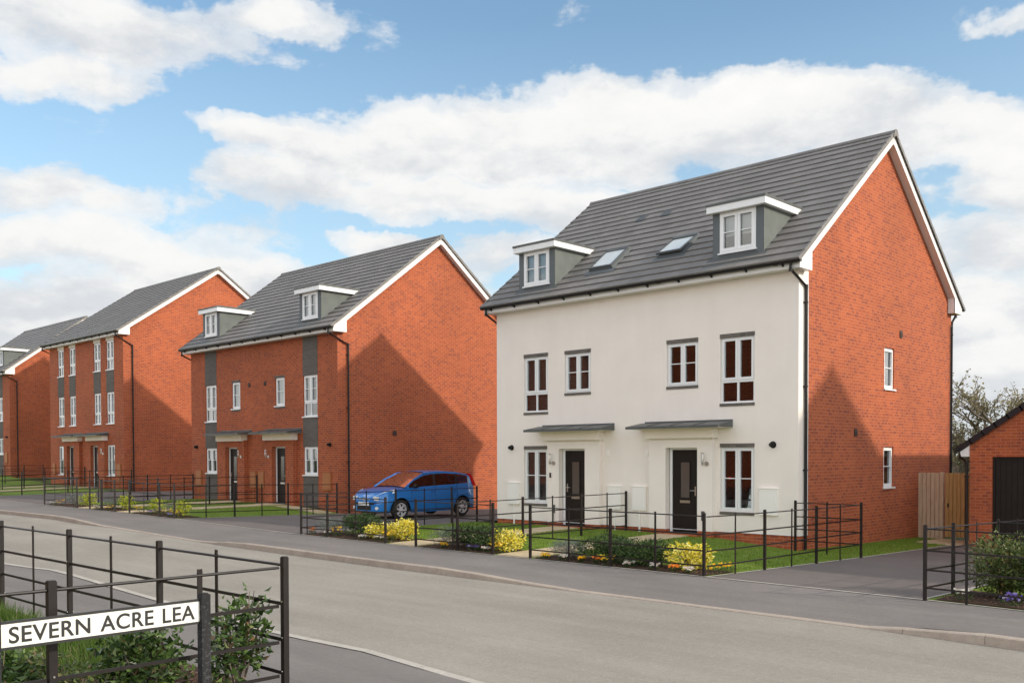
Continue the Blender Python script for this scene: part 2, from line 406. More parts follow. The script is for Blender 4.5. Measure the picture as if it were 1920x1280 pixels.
# lawns
LAWNS = [(-9.3, 1.45, -5.95, 0), (-10.25, -9.3, -5.95, 0), (0, 1.45, 0, 5.0), (0, .65, 5.0, 6.8), (-27.2, -16.9, -5.95, 0.05), (-52, -35.2, -5.95, 1.15), (-70, -52, -5.95, 1.5)]
mb = MB()
for q in LAWNS: patch('', *q, None, .008, .4, mb)
mb.build('lawn', M['lawn'], kind='structure')
mb = MB(); patch('', 5.0, 14, -5.95, -1.0, None, .008, .4, mb); mb.build('lawn', M['lawn'], kind='structure')
mb = MB(); mb.poly([(-30, -26, -.03), (3.95, -26, -.03), (3.95, -15.5, -.03), (-30, -15.5, -.03)]); mb.build('verge_ground', M['soil'], kind='structure')
# paths of buff slabs
def slab_path(x0, x1, y0, y1):
    mb = MB(); nx = 2; L = .6; y = y0
    while y < y1 - .05:
        ye = min(y + L, y1)
        for k in range(nx):
            a = x0 + (x1 - x0) * k / nx + .004; b_ = x0 + (x1 - x0) * (k + 1) / nx - .004
            c, d = y + .004, ye - .004
            z = [gz(a, c) + .03, gz(b_, c) + .03, gz(b_, d) + .03, gz(a, d) + .03]
            T = [(a, c, z[0]), (b_, c, z[1]), (b_, d, z[2]), (a, d, z[3])]
            mb.poly(T)
            for i in range(4):
                p, q = T[i], T[(i + 1) % 4]
                mb.poly([p, q, (q[0], q[1], q[2] - .05), (p[0], p[1], p[2] - .05)][::-1])
        y = ye
    mb.build('path', M['slab'], kind='structure')
for a, b_ in ((-3.42, -2.58), (-6.84, -5.98)): slab_path(a, b_, -5.94, -.35)
for a, b_ in ((-20.95, -20.05), (-24.05, -23.1)): slab_path(a, b_, -5.94, -.15)
slab_path(-21.2, -17.1, -.75, -.15)
for a, b_ in ((-42.75, -41.9), (-39.75, -38.9)): slab_path(a, b_, -5.94, .85)
slab_path(.65, 1.85, 5.0, 6.75)
# planting beds
BEDS = [(-2.45, 1.4, -5.93, -5.0), (-5.88, -3.55, -5.93, -5.0), (-10.25, -7.0, -5.93, -5.0), (-19.95, -17.0, -5.93, -5.05), (-22.95, -21.1, -5.93, -5.05), (-27.1, -24.15, -5.93, -5.05), (5.1, 12, -5.9, -4.4)]
mb = MB()
for q in BEDS: patch('', *q, None, .022, .4, mb)
mb.build('planting_bed', M['soil'], kind='structure')
# bark chips lying on the beds
mb = MB()
for (x0, x1, y0, y1) in BEDS + [(2.4, 3.9, -17.6, -15.6)]:
    for _ in range(int((x1 - x0) * (y1 - y0) * (420 if y1 > -10 else 1500))):
        px, py = random.uniform(x0, x1), random.uniform(y0, y1); s_ = random.uniform(.008, .022); a = random.uniform(0, 6.28)
        z = (gz(px, py) if y1 > -10 else -.05) + random.uniform(.024, .045); t = random.uniform(-.5, .5)
        dx, dy = math.cos(a) * s_, math.sin(a) * s_
        r_ = random.random()
        mb.poly([(px - dx, py - dy, z - t * s_), (px + dy * .5, py - dx * .5, z), (px + dx, py + dy, z + t * s_), (px - dy * .5, py + dx * .5, z + .004)], uv=[(r_, 0)] * 4)
mb.build('bark_mulch', M['chip'], label='brown bark chips scattered over the soil of the planting beds', kind='stuff')
# grass blades on lawns
def blades(name, rects, dens, h, w, mat, label, fz=gz, lean=.5, avoid=()):
    mb = MB()
    for (x0, x1, y0, y1, k) in rects:
        for _ in range(int((x1 - x0) * (y1 - y0) * dens * k)):
            px, py = random.uniform(x0, x1), random.uniform(y0, y1)
            if any(a < px < b_ and c < py < d for a, b_, c, d in avoid): continue
            z = fz(px, py) + .006; hh = h * random.uniform(.6, 1.3); a = random.uniform(0, 6.28)
            lx, ly = math.cos(a) * hh * lean * random.random(), math.sin(a) * hh * lean * random.random()
            t = random.uniform(0, 3.14); wx, wy = math.cos(t) * w, math.sin(t) * w
            r_ = min(1, max(0, random.gauss(.45, .25)))
            mb.poly([(px - wx, py - wy, z), (px + wx, py + wy, z), (px + lx, py + ly, z + hh)], uv=[(r_, 0)] * 3)
    return mb.build(name, mat, label=label, kind='stuff')
AV = BEDS + [(-3.42, -2.58, -6, 0), (-6.84, -5.98, -6, 0), (-20.95, -20.05, -6, 0), (-24.05, -23.1, -6, 0), (-21.2, -17.1, -.75, 0)]
blades('grass', [(-10.2, 1.45, -5.0, -.25, 1), (-9.9, 1.43, -5.9, -5.0, .8), (.05, 1.43, -.25, 6.6, 1), (-27, -17.1, -5.9, -.1, .35), (5.05, 9, -4.7, -2, .6)], 620, .035, .006, M['blade'], 'short mown grass growing on the front lawns of the houses', avoid=AV)
blades('long_grass', [(-5, 2.3, -19, -15.6, 1)], 950, .17, .006, M['blade_long'], 'long uncut grass growing behind the street name sign', fz=lambda x, y: -.05, lean=.7)

# ------------------------------------------------------------------ walls
def wall(mb, f, u0, u1, z0, z1, holes=(), depth=.09, m=0, d=0.0):
    us = sorted({u0, u1} | {h[0] for h in holes} | {h[1] for h in holes}); zs = sorted({z0, z1} | {h[2] for h in holes} | {h[3] for h in holes})
    us = [u for u in us if u0 <= u <= u1]; zs = [z for z in zs if z0 <= z <= z1]
    for a, b_ in zip(us, us[1:]):
        for c, e in zip(zs, zs[1:]):
            cu, cz = (a + b_) / 2, (c + e) / 2
            if any(h[0] < cu < h[1] and h[2] < cz < h[3] for h in holes): continue
            mb.poly([f(a, c, d), f(b_, c, d), f(b_, e, d), f(a, e, d)], m=m)
    for h in holes:
        a, b_, c, e = h
        a2, b2, c2, e2 = max(a, u0), min(b_, u1), max(c, z0), min(e, z1)
        if a2 >= b2 or c2 >= e2: continue
        mb.poly([f(a, c2, d), f(a, e2, d), f(a, e2, d - depth), f(a, c2, d - depth)], m=m)
        mb.poly([f(b_, c2, d), f(b_, e2, d), f(b_, e2, d - depth), f(b_, c2, d - depth)][::-1], m=m)
        if c >= z0: mb.poly([f(a, c, d), f(b_, c, d), f(b_, c, d - depth), f(a, c, d - depth)], m=m)
        if e <= z1: mb.poly([f(a, e, d), f(b_, e, d), f(b_, e, d - depth), f(a, e, d - depth)][::-1], m=m)

def window(parent, f, u0, u1, z0, z1, style='two', bar=False, transom=None, sill='upvc', inside=None, label=None):
    """casement window set 7 cm back in an opening u0..u1, z0..z1"""
    fr = MB(); o = .045; D0, D1 = -.095, -.045
    def ring(a, b_, c, e, w, d0, d1):
        fr.mbox(f, a, b_, e - w, e, d0, d1); fr.mbox(f, a, b_, c, c + w, d0, d1)
        fr.mbox(f, a, a + w, c + w, e - w, d0, d1); fr.mbox(f, b_ - w, b_, c + w, e - w, d0, d1)
    ring(u0 + .002, u1 - .002, z0 + .002, z1 - .002, o, D0, D1)
    mid = (u0 + u1) / 2; zt = z0 + .04
    if transom:
        fr.mbox(f, u0 + o, u1 - o, transom - .03, transom + .03, D0, D1 + .004); zt = transom + .02
        if style == 'two': fr.mbox(f, mid - .025, mid + .025, z0 + o, transom - .03, D0, D1 - .003)
    cells = [(u0 + o - .012, mid - .003), (mid + .003, u1 - o + .012)] if style == 'two' else [(u0 + o - .012, u1 - o + .012)]
    if style == 'two': fr.mbox(f, mid - .02, mid + .02, zt, z1 - o, D0 - .002, D1 - .01)
    for a, b_ in cells:
        ring(a, b_, zt - .005 + (.012 if transom else 0), z1 - o + .012, .058, D0 + .006, D1 + .018)
        if bar:
            zb = (zt + z1) / 2; fr.mbox(f, a + .05, b_ - .05, zb - .011, zb + .011, D0 + .012, D1 + .004)
    w = fr.build('window', M['upvc'], parent, label=label)
    g = MB(); g.poly([f(u0 + .03, z0 + .03, -.075), f(u1 - .03, z0 + .03, -.075), f(u1 - .03, z1 - .03, -.075), f(u0 + .03, z1 - .03, -.075)])
    g.build('pane', M['glass'], w)
    if sill:
        s = MB()
        if sill == 'upvc':
            s.mbox(f, u0 - .04, u1 + .04, z0 - .035, z0 + .004, -.05, .045)
        s.build('sill', M['upvc'], w)
    if inside == 'slats':
        s = MB(); z = z0 + .06
        while z < z1 - .06:
            s.poly([f(u0 + .05, z, -.14), f(u1 - .05, z, -.14), f(u1 - .05, z + .026, -.165), f(u0 + .05, z + .026, -.165)]); z += .036
        s.build('blind', M['blind'], w)
    elif inside in ('curtain', 'nets', 'roller'):
        s = MB(); n_ = 26
        if inside == 'roller': s.poly([f(u0, z0 + (z1 - z0) * .45, -.15), f(u1, z0 + (z1 - z0) * .45, -.15), f(u1, z1, -.15), f(u0, z1, -.15)])
        rng = [(u0, u1)] if inside == 'nets' else ([(u0, u0 + (u1 - u0) * .45), (u1 - (u1 - u0) * .22, u1)] if inside == 'curtain' else [])
        for a, b_ in rng:
            for i in range(n_):
                p, q = a + (b_ - a) * i / n_, a + (b_ - a) * (i + 1) / n_
                d = lambda t: -.16 + .018 * math.sin(t * 90)
                s.poly([f(p, z0, d(p)), f(q, z0, d(q)), f(q, z1, d(q)), f(p, z1, d(p))])
        s.build('roller_blind' if inside == 'roller' else 'curtain', M['rollblind'] if inside == 'roller' else M['curtain'], w)
    # dark room lining so that daylight does not pass through the house
    return w

def lintel(parent, f, u0, u1, z0, z1, proud=.012, n_='lintel'):
    s = MB(); k = max(6, int((u1 - u0) / .075))
    s.mbox(f, u0, u1, z0 + .002, z1 - .002, -.03, proud - .006)
    for i in range(k):
        a, b_ = u0 + (u1 - u0) * i / k + .004, u0 + (u1 - u0) * (i + 1) / k - .004
        s.mbox(f, a, b_, z0, z1, -.02, proud + random.uniform(-.001, .001))
    return s.build(n_, M['soldier'], parent)

# ------------------------------------------------------------------ roofs
def roof(parent, xa, xb, ye, yb, ze, yr, zr, label=None):
    """stepped courses of flat tiles on both slopes, ridge tiles, dry verge ends"""
    rf = MB()
    for sgn, y0 in ((1, ye), (-1, yb)):
        run = abs(yr - y0); L = math.hypot(run, zr - ze); g = .335; n_ = int(round(L / g)); g = L / n_
        ux, uz = (yr - y0) / L, (zr - ze) / L       # up-slope unit
        nx, nz = -uz * sgn, abs(ux)                 # outward normal (y, z)
        def P(s_, h, x): return (x, y0 + ux * s_ + nx * h, ze + uz * s_ + nz * h)
        for k in range(n_):
            s0, s1 = k * g, min((k + 1) * g + .05, L); h0, h1 = .050, .012
            jit = 0
            T = [P(s0, h0, xa), P(s0, h0, xb), P(s1, h1, xb), P(s1, h1, xa)]
            uv = [(xa, k * .345 + .004), (xb, k * .345 + .004), (xb, k * .345 + .341), (xa, k * .345 + .341)]
            if sgn < 0: T.reverse(); uv.reverse()
            rf.poly(T, uv=uv)
            B = [P(s0, h0 - .038, xa), P(s0, h0 - .038, xb), P(s0, h0, xb), P(s0, h0, xa)]
            if sgn < 0: B.reverse()
            rf.poly(B)
            for x in (xa, xb):
                E_ = [P(s0, -.05, x), P(s0, h0, x), P(s1, h1, x), P(s1, -.05, x)]
                if (x == xb) == (sgn > 0): E_.reverse()
                rf.poly(E_)
        U = [P(0, -.03, xa), P(0, -.03, xb), P(L, -.03, xb), P(L, -.03, xa)]
        rf.poly(U)
        V = [P(0, -.03, xa), P(0, -.03, xb), P(0, .014, xb), P(0, .014, xa)]
        rf.poly(V)
    r = rf.build('roof', M['tile'], parent, label=label)
    rd = MB(); x = xa - .01
    while x < xb:
        x2 = min(x + .45, xb + .01); rr = .115; sg = 7
        pts = [(rr * math.cos(t), rr * math.sin(t) * .95) for t in [math.pi * (.02 + .96 * i / sg) for i in range(sg + 1)]]
        for i in range(sg):
            (a, c), (b_, d) = pts[i], pts[i + 1]
            rd.poly([(x, yr + a, zr - .045 + c), (x, yr + b_, zr - .045 + d), (x2 - .006, yr + b_, zr - .045 + d), (x2 - .006, yr + a, zr - .045 + c)], smooth=False)
        for xx, rv in ((x, False), (x2 - .006, True)):
            q = [(xx, yr + a, zr - .045 + c) for a, c in pts]
            rd.poly(q[::-1] if not rv else q)
        x = x2
    for xx, x3 in ((xa - .034, xa - .016), (xb + .016, xb + .034)):
        k_ = (zr - ze) / abs(yr - ye)
        q = [(-.15, -.15 * k_ - .05), (-.115, -.03), (-.07, .055), (0, .078), (.07, .055), (.115, -.03), (.15, -.15 * k_ - .05), (0, -.085)]
        for x_ in (xx, x3): rd.poly([(x_, yr + a, zr + c) for a, c in q])
        for (a, c), (b_, d) in zip(q, q[1:] + q[:1]): rd.poly([(xx, yr + a, zr + c), (x3, yr + a, zr + c), (x3, yr + b_, zr + d), (xx, yr + b_, zr + d)])
    rd.build('ridge', M['tile'], r)
    # dry verge caps (right and left)
    for sgn, y0, side_ in ((1, ye, 1), (-1, yb, 1), (1, ye, 0), (-1, yb, 0)):
        vg = MB()
        L = math.hypot(yr - y0, zr - ze); ux, uz = (yr - y0) / L, (zr - ze) / L; nx, nz = -uz * sgn, abs(ux)
        n_ = int(round(L / .335)); g = L / n_
        P = lambda s_, h, x: (x, y0 + ux * s_ + nx * h, ze + uz * s_ + nz * h)
        for k in range(n_):
            s0, s1 = k * g - .004, (k + 1) * g - .006; h0, h1 = .052, .034
            for (x0, x1) in ((xb - .05, xb + .014),) if side_ else ((xa - .014, xa + .05),):
                A = [P(s0, h0, x0), P(s0, h0, x1), P(s1, h1, x1), P(s1, h1, x0)]
                vg.poly(A)
                vg.poly([P(s0, -.045, x0), P(s0, -.045, x1), P(s0, h0, x1), P(s0, h0, x0)])
                xo = x1 if x1 > xb else x0
                vg.poly([P(s0, -.045, xo), P(s0, h0, xo), P(s1, h1, xo), P(s1, -.045, xo)])
        vg.build('verge', M['tile'], r)
    return r

def eaves(parent, xl, xr, yf, yb, zs, zr_base, slope_ze, ye, ybk, yr, zr, ov=.2):
    """fascia, soffit, bargeboards, box ends.  zs soffit level"""
    s = MB()
    s.box(xl - ov + .02, xr + ov - .03, yf - .30, yf - .282, zs, zs + .175)            # front fascia
    s.box(xl - ov + .02, xr + ov - .03, yf - .282, yf - .002, zs + .002, zs + .016)       # front soffit
    s.build('fascia', M['fascia'], parent); s = MB()
    s.box(xl - ov + .02, xr + ov - .03, yb + .282, yb + .30, zs, zs + .175)
    s.box(xl - ov + .02, xr + ov - .03, yb + .002, yb + .282, zs + .002, zs + .016)
    s.build('fascia', M['fascia'], parent)
    for x0, x1, inner in ((xr + ov - .028, xr + ov - .004, xr + .002), (xl - ov + .004, xl - ov + .028, xl - .002)):
        for y0, sg in ((ye, 1), (ybk, -1)):
            t = MB()
            L = math.hypot(yr - y0, zr - slope_ze); ux, uz = (yr - y0) / L, (zr - slope_ze) / L; nx, nz = -uz * sg, abs(ux)
            P = lambda s_, h, x: (x, y0 + ux * s_ + nx * h, slope_ze + uz * s_ + nz * h)
            f = lambda a, b_, c, y0=y0: P(a, b_, c)
            s0 = .10
            e_ = .003 if sg > 0 else 0.0
            t.mbox(lambda a, b_, c: P(a, b_, c), s0, L - .0, -.215, -.046, x0 + e_, x1 - e_)
            # sloping soffit under the verge
            a_, b_ = sorted((inner, (x0 + x1) / 2))
            t.mbox(lambda a, b2, c: P(a, b2, c), s0 + .3, L - .12, -.205, -.190, a_, b_)
            # box end
            yw = yf if sg > 0 else yb
            y1 = yw + .26 * sg; yo = yw - .305 * sg
            zt = slope_ze + (zr - slope_ze) * (abs(y1 - y0) / abs(yr - y0)) - .21
            zo = slope_ze - .04
            pts = [(yo, zs - .004), (y1, zs - .004), (y1, zt), (yo, zo)]
            for xx in (x0 - .001, x1 + .001):
                t.poly([(xx, a2, b2) for a2, b2 in pts])
            for i in range(4):
                (a2, b2), (c2, d2) = pts[i], pts[(i + 1) % 4]
                t.poly([(x0 - .001, a2, b2), (x1 + .001, a2, b2), (x1 + .001, c2, d2), (x0 - .001, c2, d2)])
            # closing under-soffit of the box
            lo, hi = sorted((yo, y1)); t.box(a_, b_, lo, hi, zs - .003, zs + .001)
            zc = zs + .02
            t.poly([(a_, y1, zs), (b_, y1, zs), (b_, y1, zt), (a_, y1, zt)])
            if sg > 0:      # apex piece closing the joint
                hh = .21 / abs(ux) 
                xq = x1 + .003 if inner < x1 and x0 > inner else x0 - .003
                t.poly([(xq, yr, zr - .05), (xq, yr - .16, zr - .05 - .16 * abs(uz / ux)), (xq, yr, zr - .04 - hh - .01), (xq, yr + .16, zr - .05 - .16 * abs(uz / ux))])
            t.build('bargeboard', M['fascia'], parent)

def gutter(parent, xl, xr, y, z, sgn=-1):
    g = MB(); r = .056; sg = 6
    pts = [(r * math.cos(t), r * math.sin(t)) for t in [math.pi + math.pi * i / sg for i in range(sg + 1)]]
    for i in range(sg):
        (a, c), (b_, d) = pts[i], pts[i + 1]
        g.poly([(xl, y + a, z + c), (xr, y + a, z + c), (xr, y + b_, z + d), (xl, y + b_, z + d)], smooth=True)
        g.poly([(xl, y + a * .93, z + c * .93), (xr, y + a * .93, z + c * .93), (xr, y + b_ * .93, z + d * .93), (xl, y + b_ * .93, z + d * .93)][::-1], smooth=True)
    g.box(xl, xr, y - r - .003, y - r + .005, z - .004, z + .008); g.box(xl, xr, y + r - .005, y + r + .003, z - .004, z + .008)
    for xx in (xl, xr): g.poly([(xx, y + a, z + c) for a, c in pts])
    x = xl + .35
    while x < xr:
        g.box(x - .02, x + .02, y - .06, y + .075, z - .075, z - .03); g.box(x - .02, x + .02, y + .05, y + .078, z - .10, z - .03); x += .9
    x = xl + 3
    while x < xr: g.tube([(x - .04, y, z - .004), (x + .04, y, z - .004)], .062, 10); x += 3.1
    g.build('gutter', M['black'], parent)

def downpipe(parent, path, z_bottom, label=None):
    p = MB(); end = path[-1]
    p.tube(path + [(end[0], end[1], z_bottom)], .034, 10)
    for q in path[1:]: p.tube([(q[0], q[1], q[2] - .05), (q[0], q[1], q[2] + .04)], .040, 10)
    z = end[2] - .35
    while z > z_bottom + .3:
        p.tube([(end[0], end[1], z - .02), (end[0], end[1], z + .02)], .043, 10)
        p.box(end[0] - .055, end[0] - .02, end[1] - .06, end[1] + .06, z - .012, z + .012); z -= 1.85
    p.tube([(end[0], end[1], z_bottom), (end[0] + .02, end[1] - .1, z_bottom - .06)], .036, 8)
    return p.build('downpipe', M['black'], parent, label=label)

def dormer(parent, x0, x1, yf, zb, zt, roofline, inside=None):
    """flat-topped dormer x0..x1, front face at yf, roofline(y)->z of main roof"""
    f = front(yf); wz0, wz1 = zb + .17, zt - .005; wx0, wx1 = x0 + .19, x1 - .19
    body = MB(); zt2 = zt
    yb = yf
    while roofline(yb) < zt: yb += .02
    wall(body, f, x0, x1, zb - .05, zt, [(wx0, wx1, wz0, wz1)], .09)
    d = body.build('dormer', M['dface'], parent)
    for x, s_ in ((x1, 1), (x0, -1)):
        ck = MB()
        q = [(x, yf, zb - .05), (x, yb, zt), (x, yf, zt)]
        q2 = [(x + .004 * s_, yf + .004, zb - .04), (x + .004 * s_, yb, zt), (x + .004 * s_, yf + .004, zt)]
        ck.poly(q2)
        ck.build('cheek', M['cheek'], d)
    tp = MB(); a, b_ = x0 - .07, x1 + .13; y1 = yf - .17
    ybk = yb + .12
    tp.box(a, b_, y1, y1 + .022, zt - .005, zt + .145); tp.box(b_ - .022, b_ + .001, y1 + .022, ybk, zt - .004, zt + .146); tp.box(a, a + .022, y1 + .022, ybk, zt - .004, zt + .146)
    tp.box(a + .022, b_ - .022, y1 + .022, yf + .35, zt, zt + .012)
    tp.box(x1 + .005, b_ - .022, y1 + .022, ybk, zt + .001, zt + .011)
    tp.build('fascia', M['upvc'], d)
    rf = MB(); rf.box(a - .015, b_ + .016, y1 - .018, ybk + .28, zt + .147, zt + .20)
    rf.box(a + .06, b_ - .05, y1 + .06, ybk + .30, zt + .201, zt + .225)
    rf.build('flat_roof', M['lead'], d); rf = MB()
    # lead apron under the window face, on the tiles
    ya = yf - .33
    rf.poly([(x0 - .12, ya, roofline(ya) + .03), (x1 + .10, ya, roofline(ya) + .03), (x1 + .10, yf + .0, roofline(yf) + .058), (x0 - .12, yf + .0, roofline(yf) + .058)])
    rf.build('apron', M['lead'], d)
    w = MB(); o = .05
    def ring(a, b_, c, e, wd, d0, d1):
        w.mbox(f, a, b_, e - wd, e, d0, d1); w.mbox(f, a, b_, c, c + wd, d0, d1); w.mbox(f, a, a + wd, c + wd, e - wd, d0, d1); w.mbox(f, b_ - wd, b_, c + wd, e - wd, d0, d1)
    ring(wx0 + .002, wx1 - .002, wz0 + .002, wz1 - .002, o, -.06, .008); mid = (wx0 + wx1) / 2
    w.mbox(f, mid - .02, mid + .02, wz0 + o, wz1 - o, -.06, -.01)
    for a2, b2 in ((wx0 + o - .01, mid - .003), (mid + .003, wx1 - o + .01)):
        ring(a2, b2, wz0 + o - .01, wz1 - o + .01, .065, -.05, .022)
        w.mbox(f, a2 + .05, b2 - .05, (wz0 + wz1) / 2 - .011, (wz0 + wz1) / 2 + .011, -.04, .01)
    w.mbox(f, wx0 - .03, wx1 + .03, wz0 - .03, wz0 + .002, -.03, .05)
    w.build('window', M['upvc'], d)
    g = MB(); g.poly([f(wx0 + .03, wz0 + .03, -.03), f(wx1 - .03, wz0 + .03, -.03), f(wx1 - .03, wz1 - .03, -.03), f(wx0 + .03, wz1 - .03, -.03)]); g.build('pane', M['glass'], d)
    s = MB()
    if inside == 'roller': s.poly([f(wx0, wz0 + .0, -.12), f(wx1, wz0 + .0, -.12), f(wx1, wz1, -.12), f(wx0, wz1, -.12)])
    else: s.poly([f(wx0, wz0 + (wz1 - wz0) * .42, -.12), f(wx1, wz0 + (wz1 - wz0) * .42, -.12), f(wx1, wz1, -.12), f(wx0, wz1, -.12)])
    s.build('blind', M['rollblind'], d)
    return d

def rooflight(parent, x0, x1, y0, y1, roofz, slope, open_=0.0):
    """pivot roof window lying on the slope"""
    L = math.hypot(1, slope); ux, uz = 1 / L, slope / L; Ls = (y1 - y0) * L
    P = lambda x, s_, h: (x, y0 + ux * s_ - uz * h, roofz(y0) + uz * s_ + ux * h)
    b = MB(); F = lambda a, b_, c: P(a, b_, c)
    b.mbox(F, x0, x1, 0, .07, .02, .10); b.mbox(F, x0, x1, Ls - .09, Ls, .02, .13); b.mbox(F, x0, x0 + .06, .07, Ls - .09, .02, .10); b.mbox(F, x1 - .06, x1, .07, Ls - .09, .02, .10)
    b.poly([P(x0 + .06, .07, .03), P(x1 - .06, .07, .03), P(x1 - .06, Ls - .09, .03), P(x0 + .06, Ls - .09, .03)])
    b.poly([P(x0 - .1, -.16, .042), P(x1 + .1, -.16, .042), P(x1 + .1, .02, .055), P(x0 - .1, .02, .055)])
    o = b.build('rooflight', M['dface'], parent)
    s = MB(); m_ = Ls / 2; ca, sa = math.cos(open_), math.sin(open_)
    Q = lambda x, s_, h: P(x, m_ + (s_ - m_) * ca - (h - .1) * sa * 0, .105 + h - (s_ - m_) * sa)
    G = lambda a, b_, c: Q(a, b_, c)
    s.mbox(G, x0 + .01, x1 - .01, .01, .08, 0, .045); s.mbox(G, x0 + .01, x1 - .01, Ls - .12, Ls - .01, 0, .05); s.mbox(G, x0 + .01, x0 + .07, .08, Ls - .12, 0, .045); s.mbox(G, x1 - .07, x1 - .01, .08, Ls - .12, 0, .045)
    s.build('sash', M['lead'], o)
    g = MB(); g.poly([Q(x0 + .07, .08, .03), Q(x1 - .07, .08, .03), Q(x1 - .07, Ls - .12, .03), Q(x0 + .07, Ls - .12, .03)]); g.build('pane', M['glass_sky'], o)

def door(parent, yd, x0, x1, z0, z1, hinge='left', glow=None, label=None):
    """front door leaf x0..x1 at wall plane y=yd with white frame"""
    f = front(yd); d = MB()
    d.mbox(f, x0, x1, z0, z1, -.05, 0)
    mid = (x0 + x1) / 2
    for a, b_ in ((x0 + .10, mid - .16), (mid + .16, x1 - .10)):
        pass
    # raised mouldings below, glazed slot above
    d.mbox(f, mid - .155, mid + .155, z1 - .30, z1 - .27, 0, .014); d.mbox(f, mid - .155, mid + .155, z0 + .80, z0 + .83, 0, .014)
    d.mbox(f, mid - .155, mid - .125, z0 + .83, z1 - .30, 0, .014); d.mbox(f, mid + .125, mid + .155, z0 + .83, z1 - .30, 0, .014)
    o = d.build('door', M['door'], parent, label=label)
    g = MB(); g.poly([f(mid - .125, z0 + .83, .004), f(mid + .125, z0 + .83, .004), f(mid + .125, z1 - .30, .004), f(mid - .125, z1 - .30, .004)]); g.build('glazing', M['glass_door'], o)
    l = MB(); l.mbox(f, mid - .14, mid + .14, z0 + .70, z0 + .765, 0, .016); l.mbox(f, mid - .11, mid + .11, z0 + .715, z0 + .75, .016, .021); l.build('letterbox', M['chrome'], o)
    hx = x1 - .07 if hinge == 'left' else x0 + .07; sg = -1 if hinge == 'left' else 1
    h = MB(); h.mbox(f, hx - .018, hx + .018, z0 + .88, z0 + 1.10, 0, .008); h.tube([f(hx, z0 + 1.0, 0), f(hx, z0 + 1.0, .05)], .01, 8); h.tube([f(hx, z0 + 1.0, .05), f(hx + .12 * sg, z0 + 1.0, .05)], .009, 8); h.build('handle', M['chrome'], o)
    r = MB(); r.mbox(f, x0 - .065, x0 - .003, z0, z1 + .06, -.06, .02); r.mbox(f, x1 + .003, x1 + .065, z0, z1 + .06, -.06, .02); r.mbox(f, x0 - .003, x1 + .003, z1 + .003, z1 + .06, -.06, .02)
    r.build('door_frame', M['upvc'], o)
    t = MB(); t.mbox(f, x0 - .1, x1 + .1, z0 - .05, z0 - .003, -.05, .16); t.build('threshold', M['lead'], o)
    return o

def porch(parent, y0, px0, px1, bx0, bx1, cx0, cx1, zg, ztop, dx0, dx1, dz, zbox, wallmat, dep=.16, bdep=.27):
    """shallow surround px0..px1, white fascia box, lead canopy"""
    f = front(y0)
    if wallmat is not None:
        w = MB(); fd = lambda u, z, d: f(u, z, d + dep)
        split = parent.get('split')
        wall(w, fd, px0, px1, zg, ztop, [(dx0, dx1, zg - 1, dz)], dep - .01)
        w.poly([f(px1, zg, 0), f(px1, zg, dep), f(px1, ztop, dep), f(px1, ztop, 0)][::-1]); w.poly([f(px0, zg, 0), f(px0, zg, dep), f(px0, ztop, dep), f(px0, ztop, 0)])
        w.build('porch_surround', wallmat, parent)
    b = MB(); b.mbox(f, bx0, bx1, zbox, zbox + .235, 0, bdep); b.mbox(f, bx0 - .015, bx1 + .015, zbox + .205, zbox + .235, 0, bdep + .012)
    b.mbox(f, bx0 + .0, bx1 - .0, zbox - .012, zbox - .002, 0, bdep - .02)
    b.build('porch_fascia', M['render2'], parent)
    c = MB(); zc = zbox + .236; D = .62; t0 = .05
    A = [f(cx0, zc, 0), f(cx1, zc, 0), f(cx1, zc, D), f(cx0, zc, D)]
    B = [f(cx0 + .0, zc + .15, 0), f(cx1, zc + .15, 0), f(cx1, zc + t0, D), f(cx0, zc + t0, D)]
    c.poly(A[::-1]); c.poly(B)
    for i in range(4):
        j = (i + 1) % 4; c.poly([A[i], A[j], B[j], B[i]])
    n_ = 3
    for k in range(1, n_ + 1):
        x = cx0 + (cx1 - cx0) * k / (n_ + 1)
        c.obox(f(x, zc + .155, .0), f(x, zc + t0 + .008, D), .03, .016)
    c.mbox(f, cx0 + .14, cx1, zc + .14, zc + .185, 0, .012)
    c.mbox(f, cx0, cx1, zc - .012, zc + t0 - .004, D + .001, D + .012)
    c.build('canopy', M['lead'], parent)
    u_ = MB(); u_.mbox(f, cx0 + .02, cx1 - .02, zc - .010, zc - .002, .0, D - .02); u_.build('canopy_soffit', M['render2'], parent)

def wall_lamp(parent, f, u, z):
    s = MB(); s.disc(f(u + .05, z - .13, .012), Vector(f(0, 0, 1)) - Vector(f(0, 0, 0)), .055, 14, .024)
    s.tube([f(u + .05, z - .13, .02), f(u + .02, z - .13, .09), f(u - .01, z - .12, .10)], .009, 6)
    s.tube([f(u - .01, z - .17, .10), f(u - .01, z - .08, .10)], [.018, .03], 10); s.tube([f(u - .01, z + .10, .10), f(u - .01, z + .135, .10)], [.045, .02], 10)
    for a in (0, 1, 2, 3):
        q = f(u - .01 + .035 * math.cos(a * 1.57), z - .08, .10 + .035 * math.sin(a * 1.57)); r_ = f(u - .01 + .035 * math.cos(a * 1.57), z + .10, .10 + .035 * math.sin(a * 1.57)); s.tube([q, r_], .004, 4)
    o = s.build('wall_lamp', M['chrome'], parent)
    g = MB(); g.tube([f(u - .01, z - .08, .10), f(u - .01, z + .10, .10)], .028, 12, caps=False); g.build('lamp_glass', M['glass_lamp'], o)

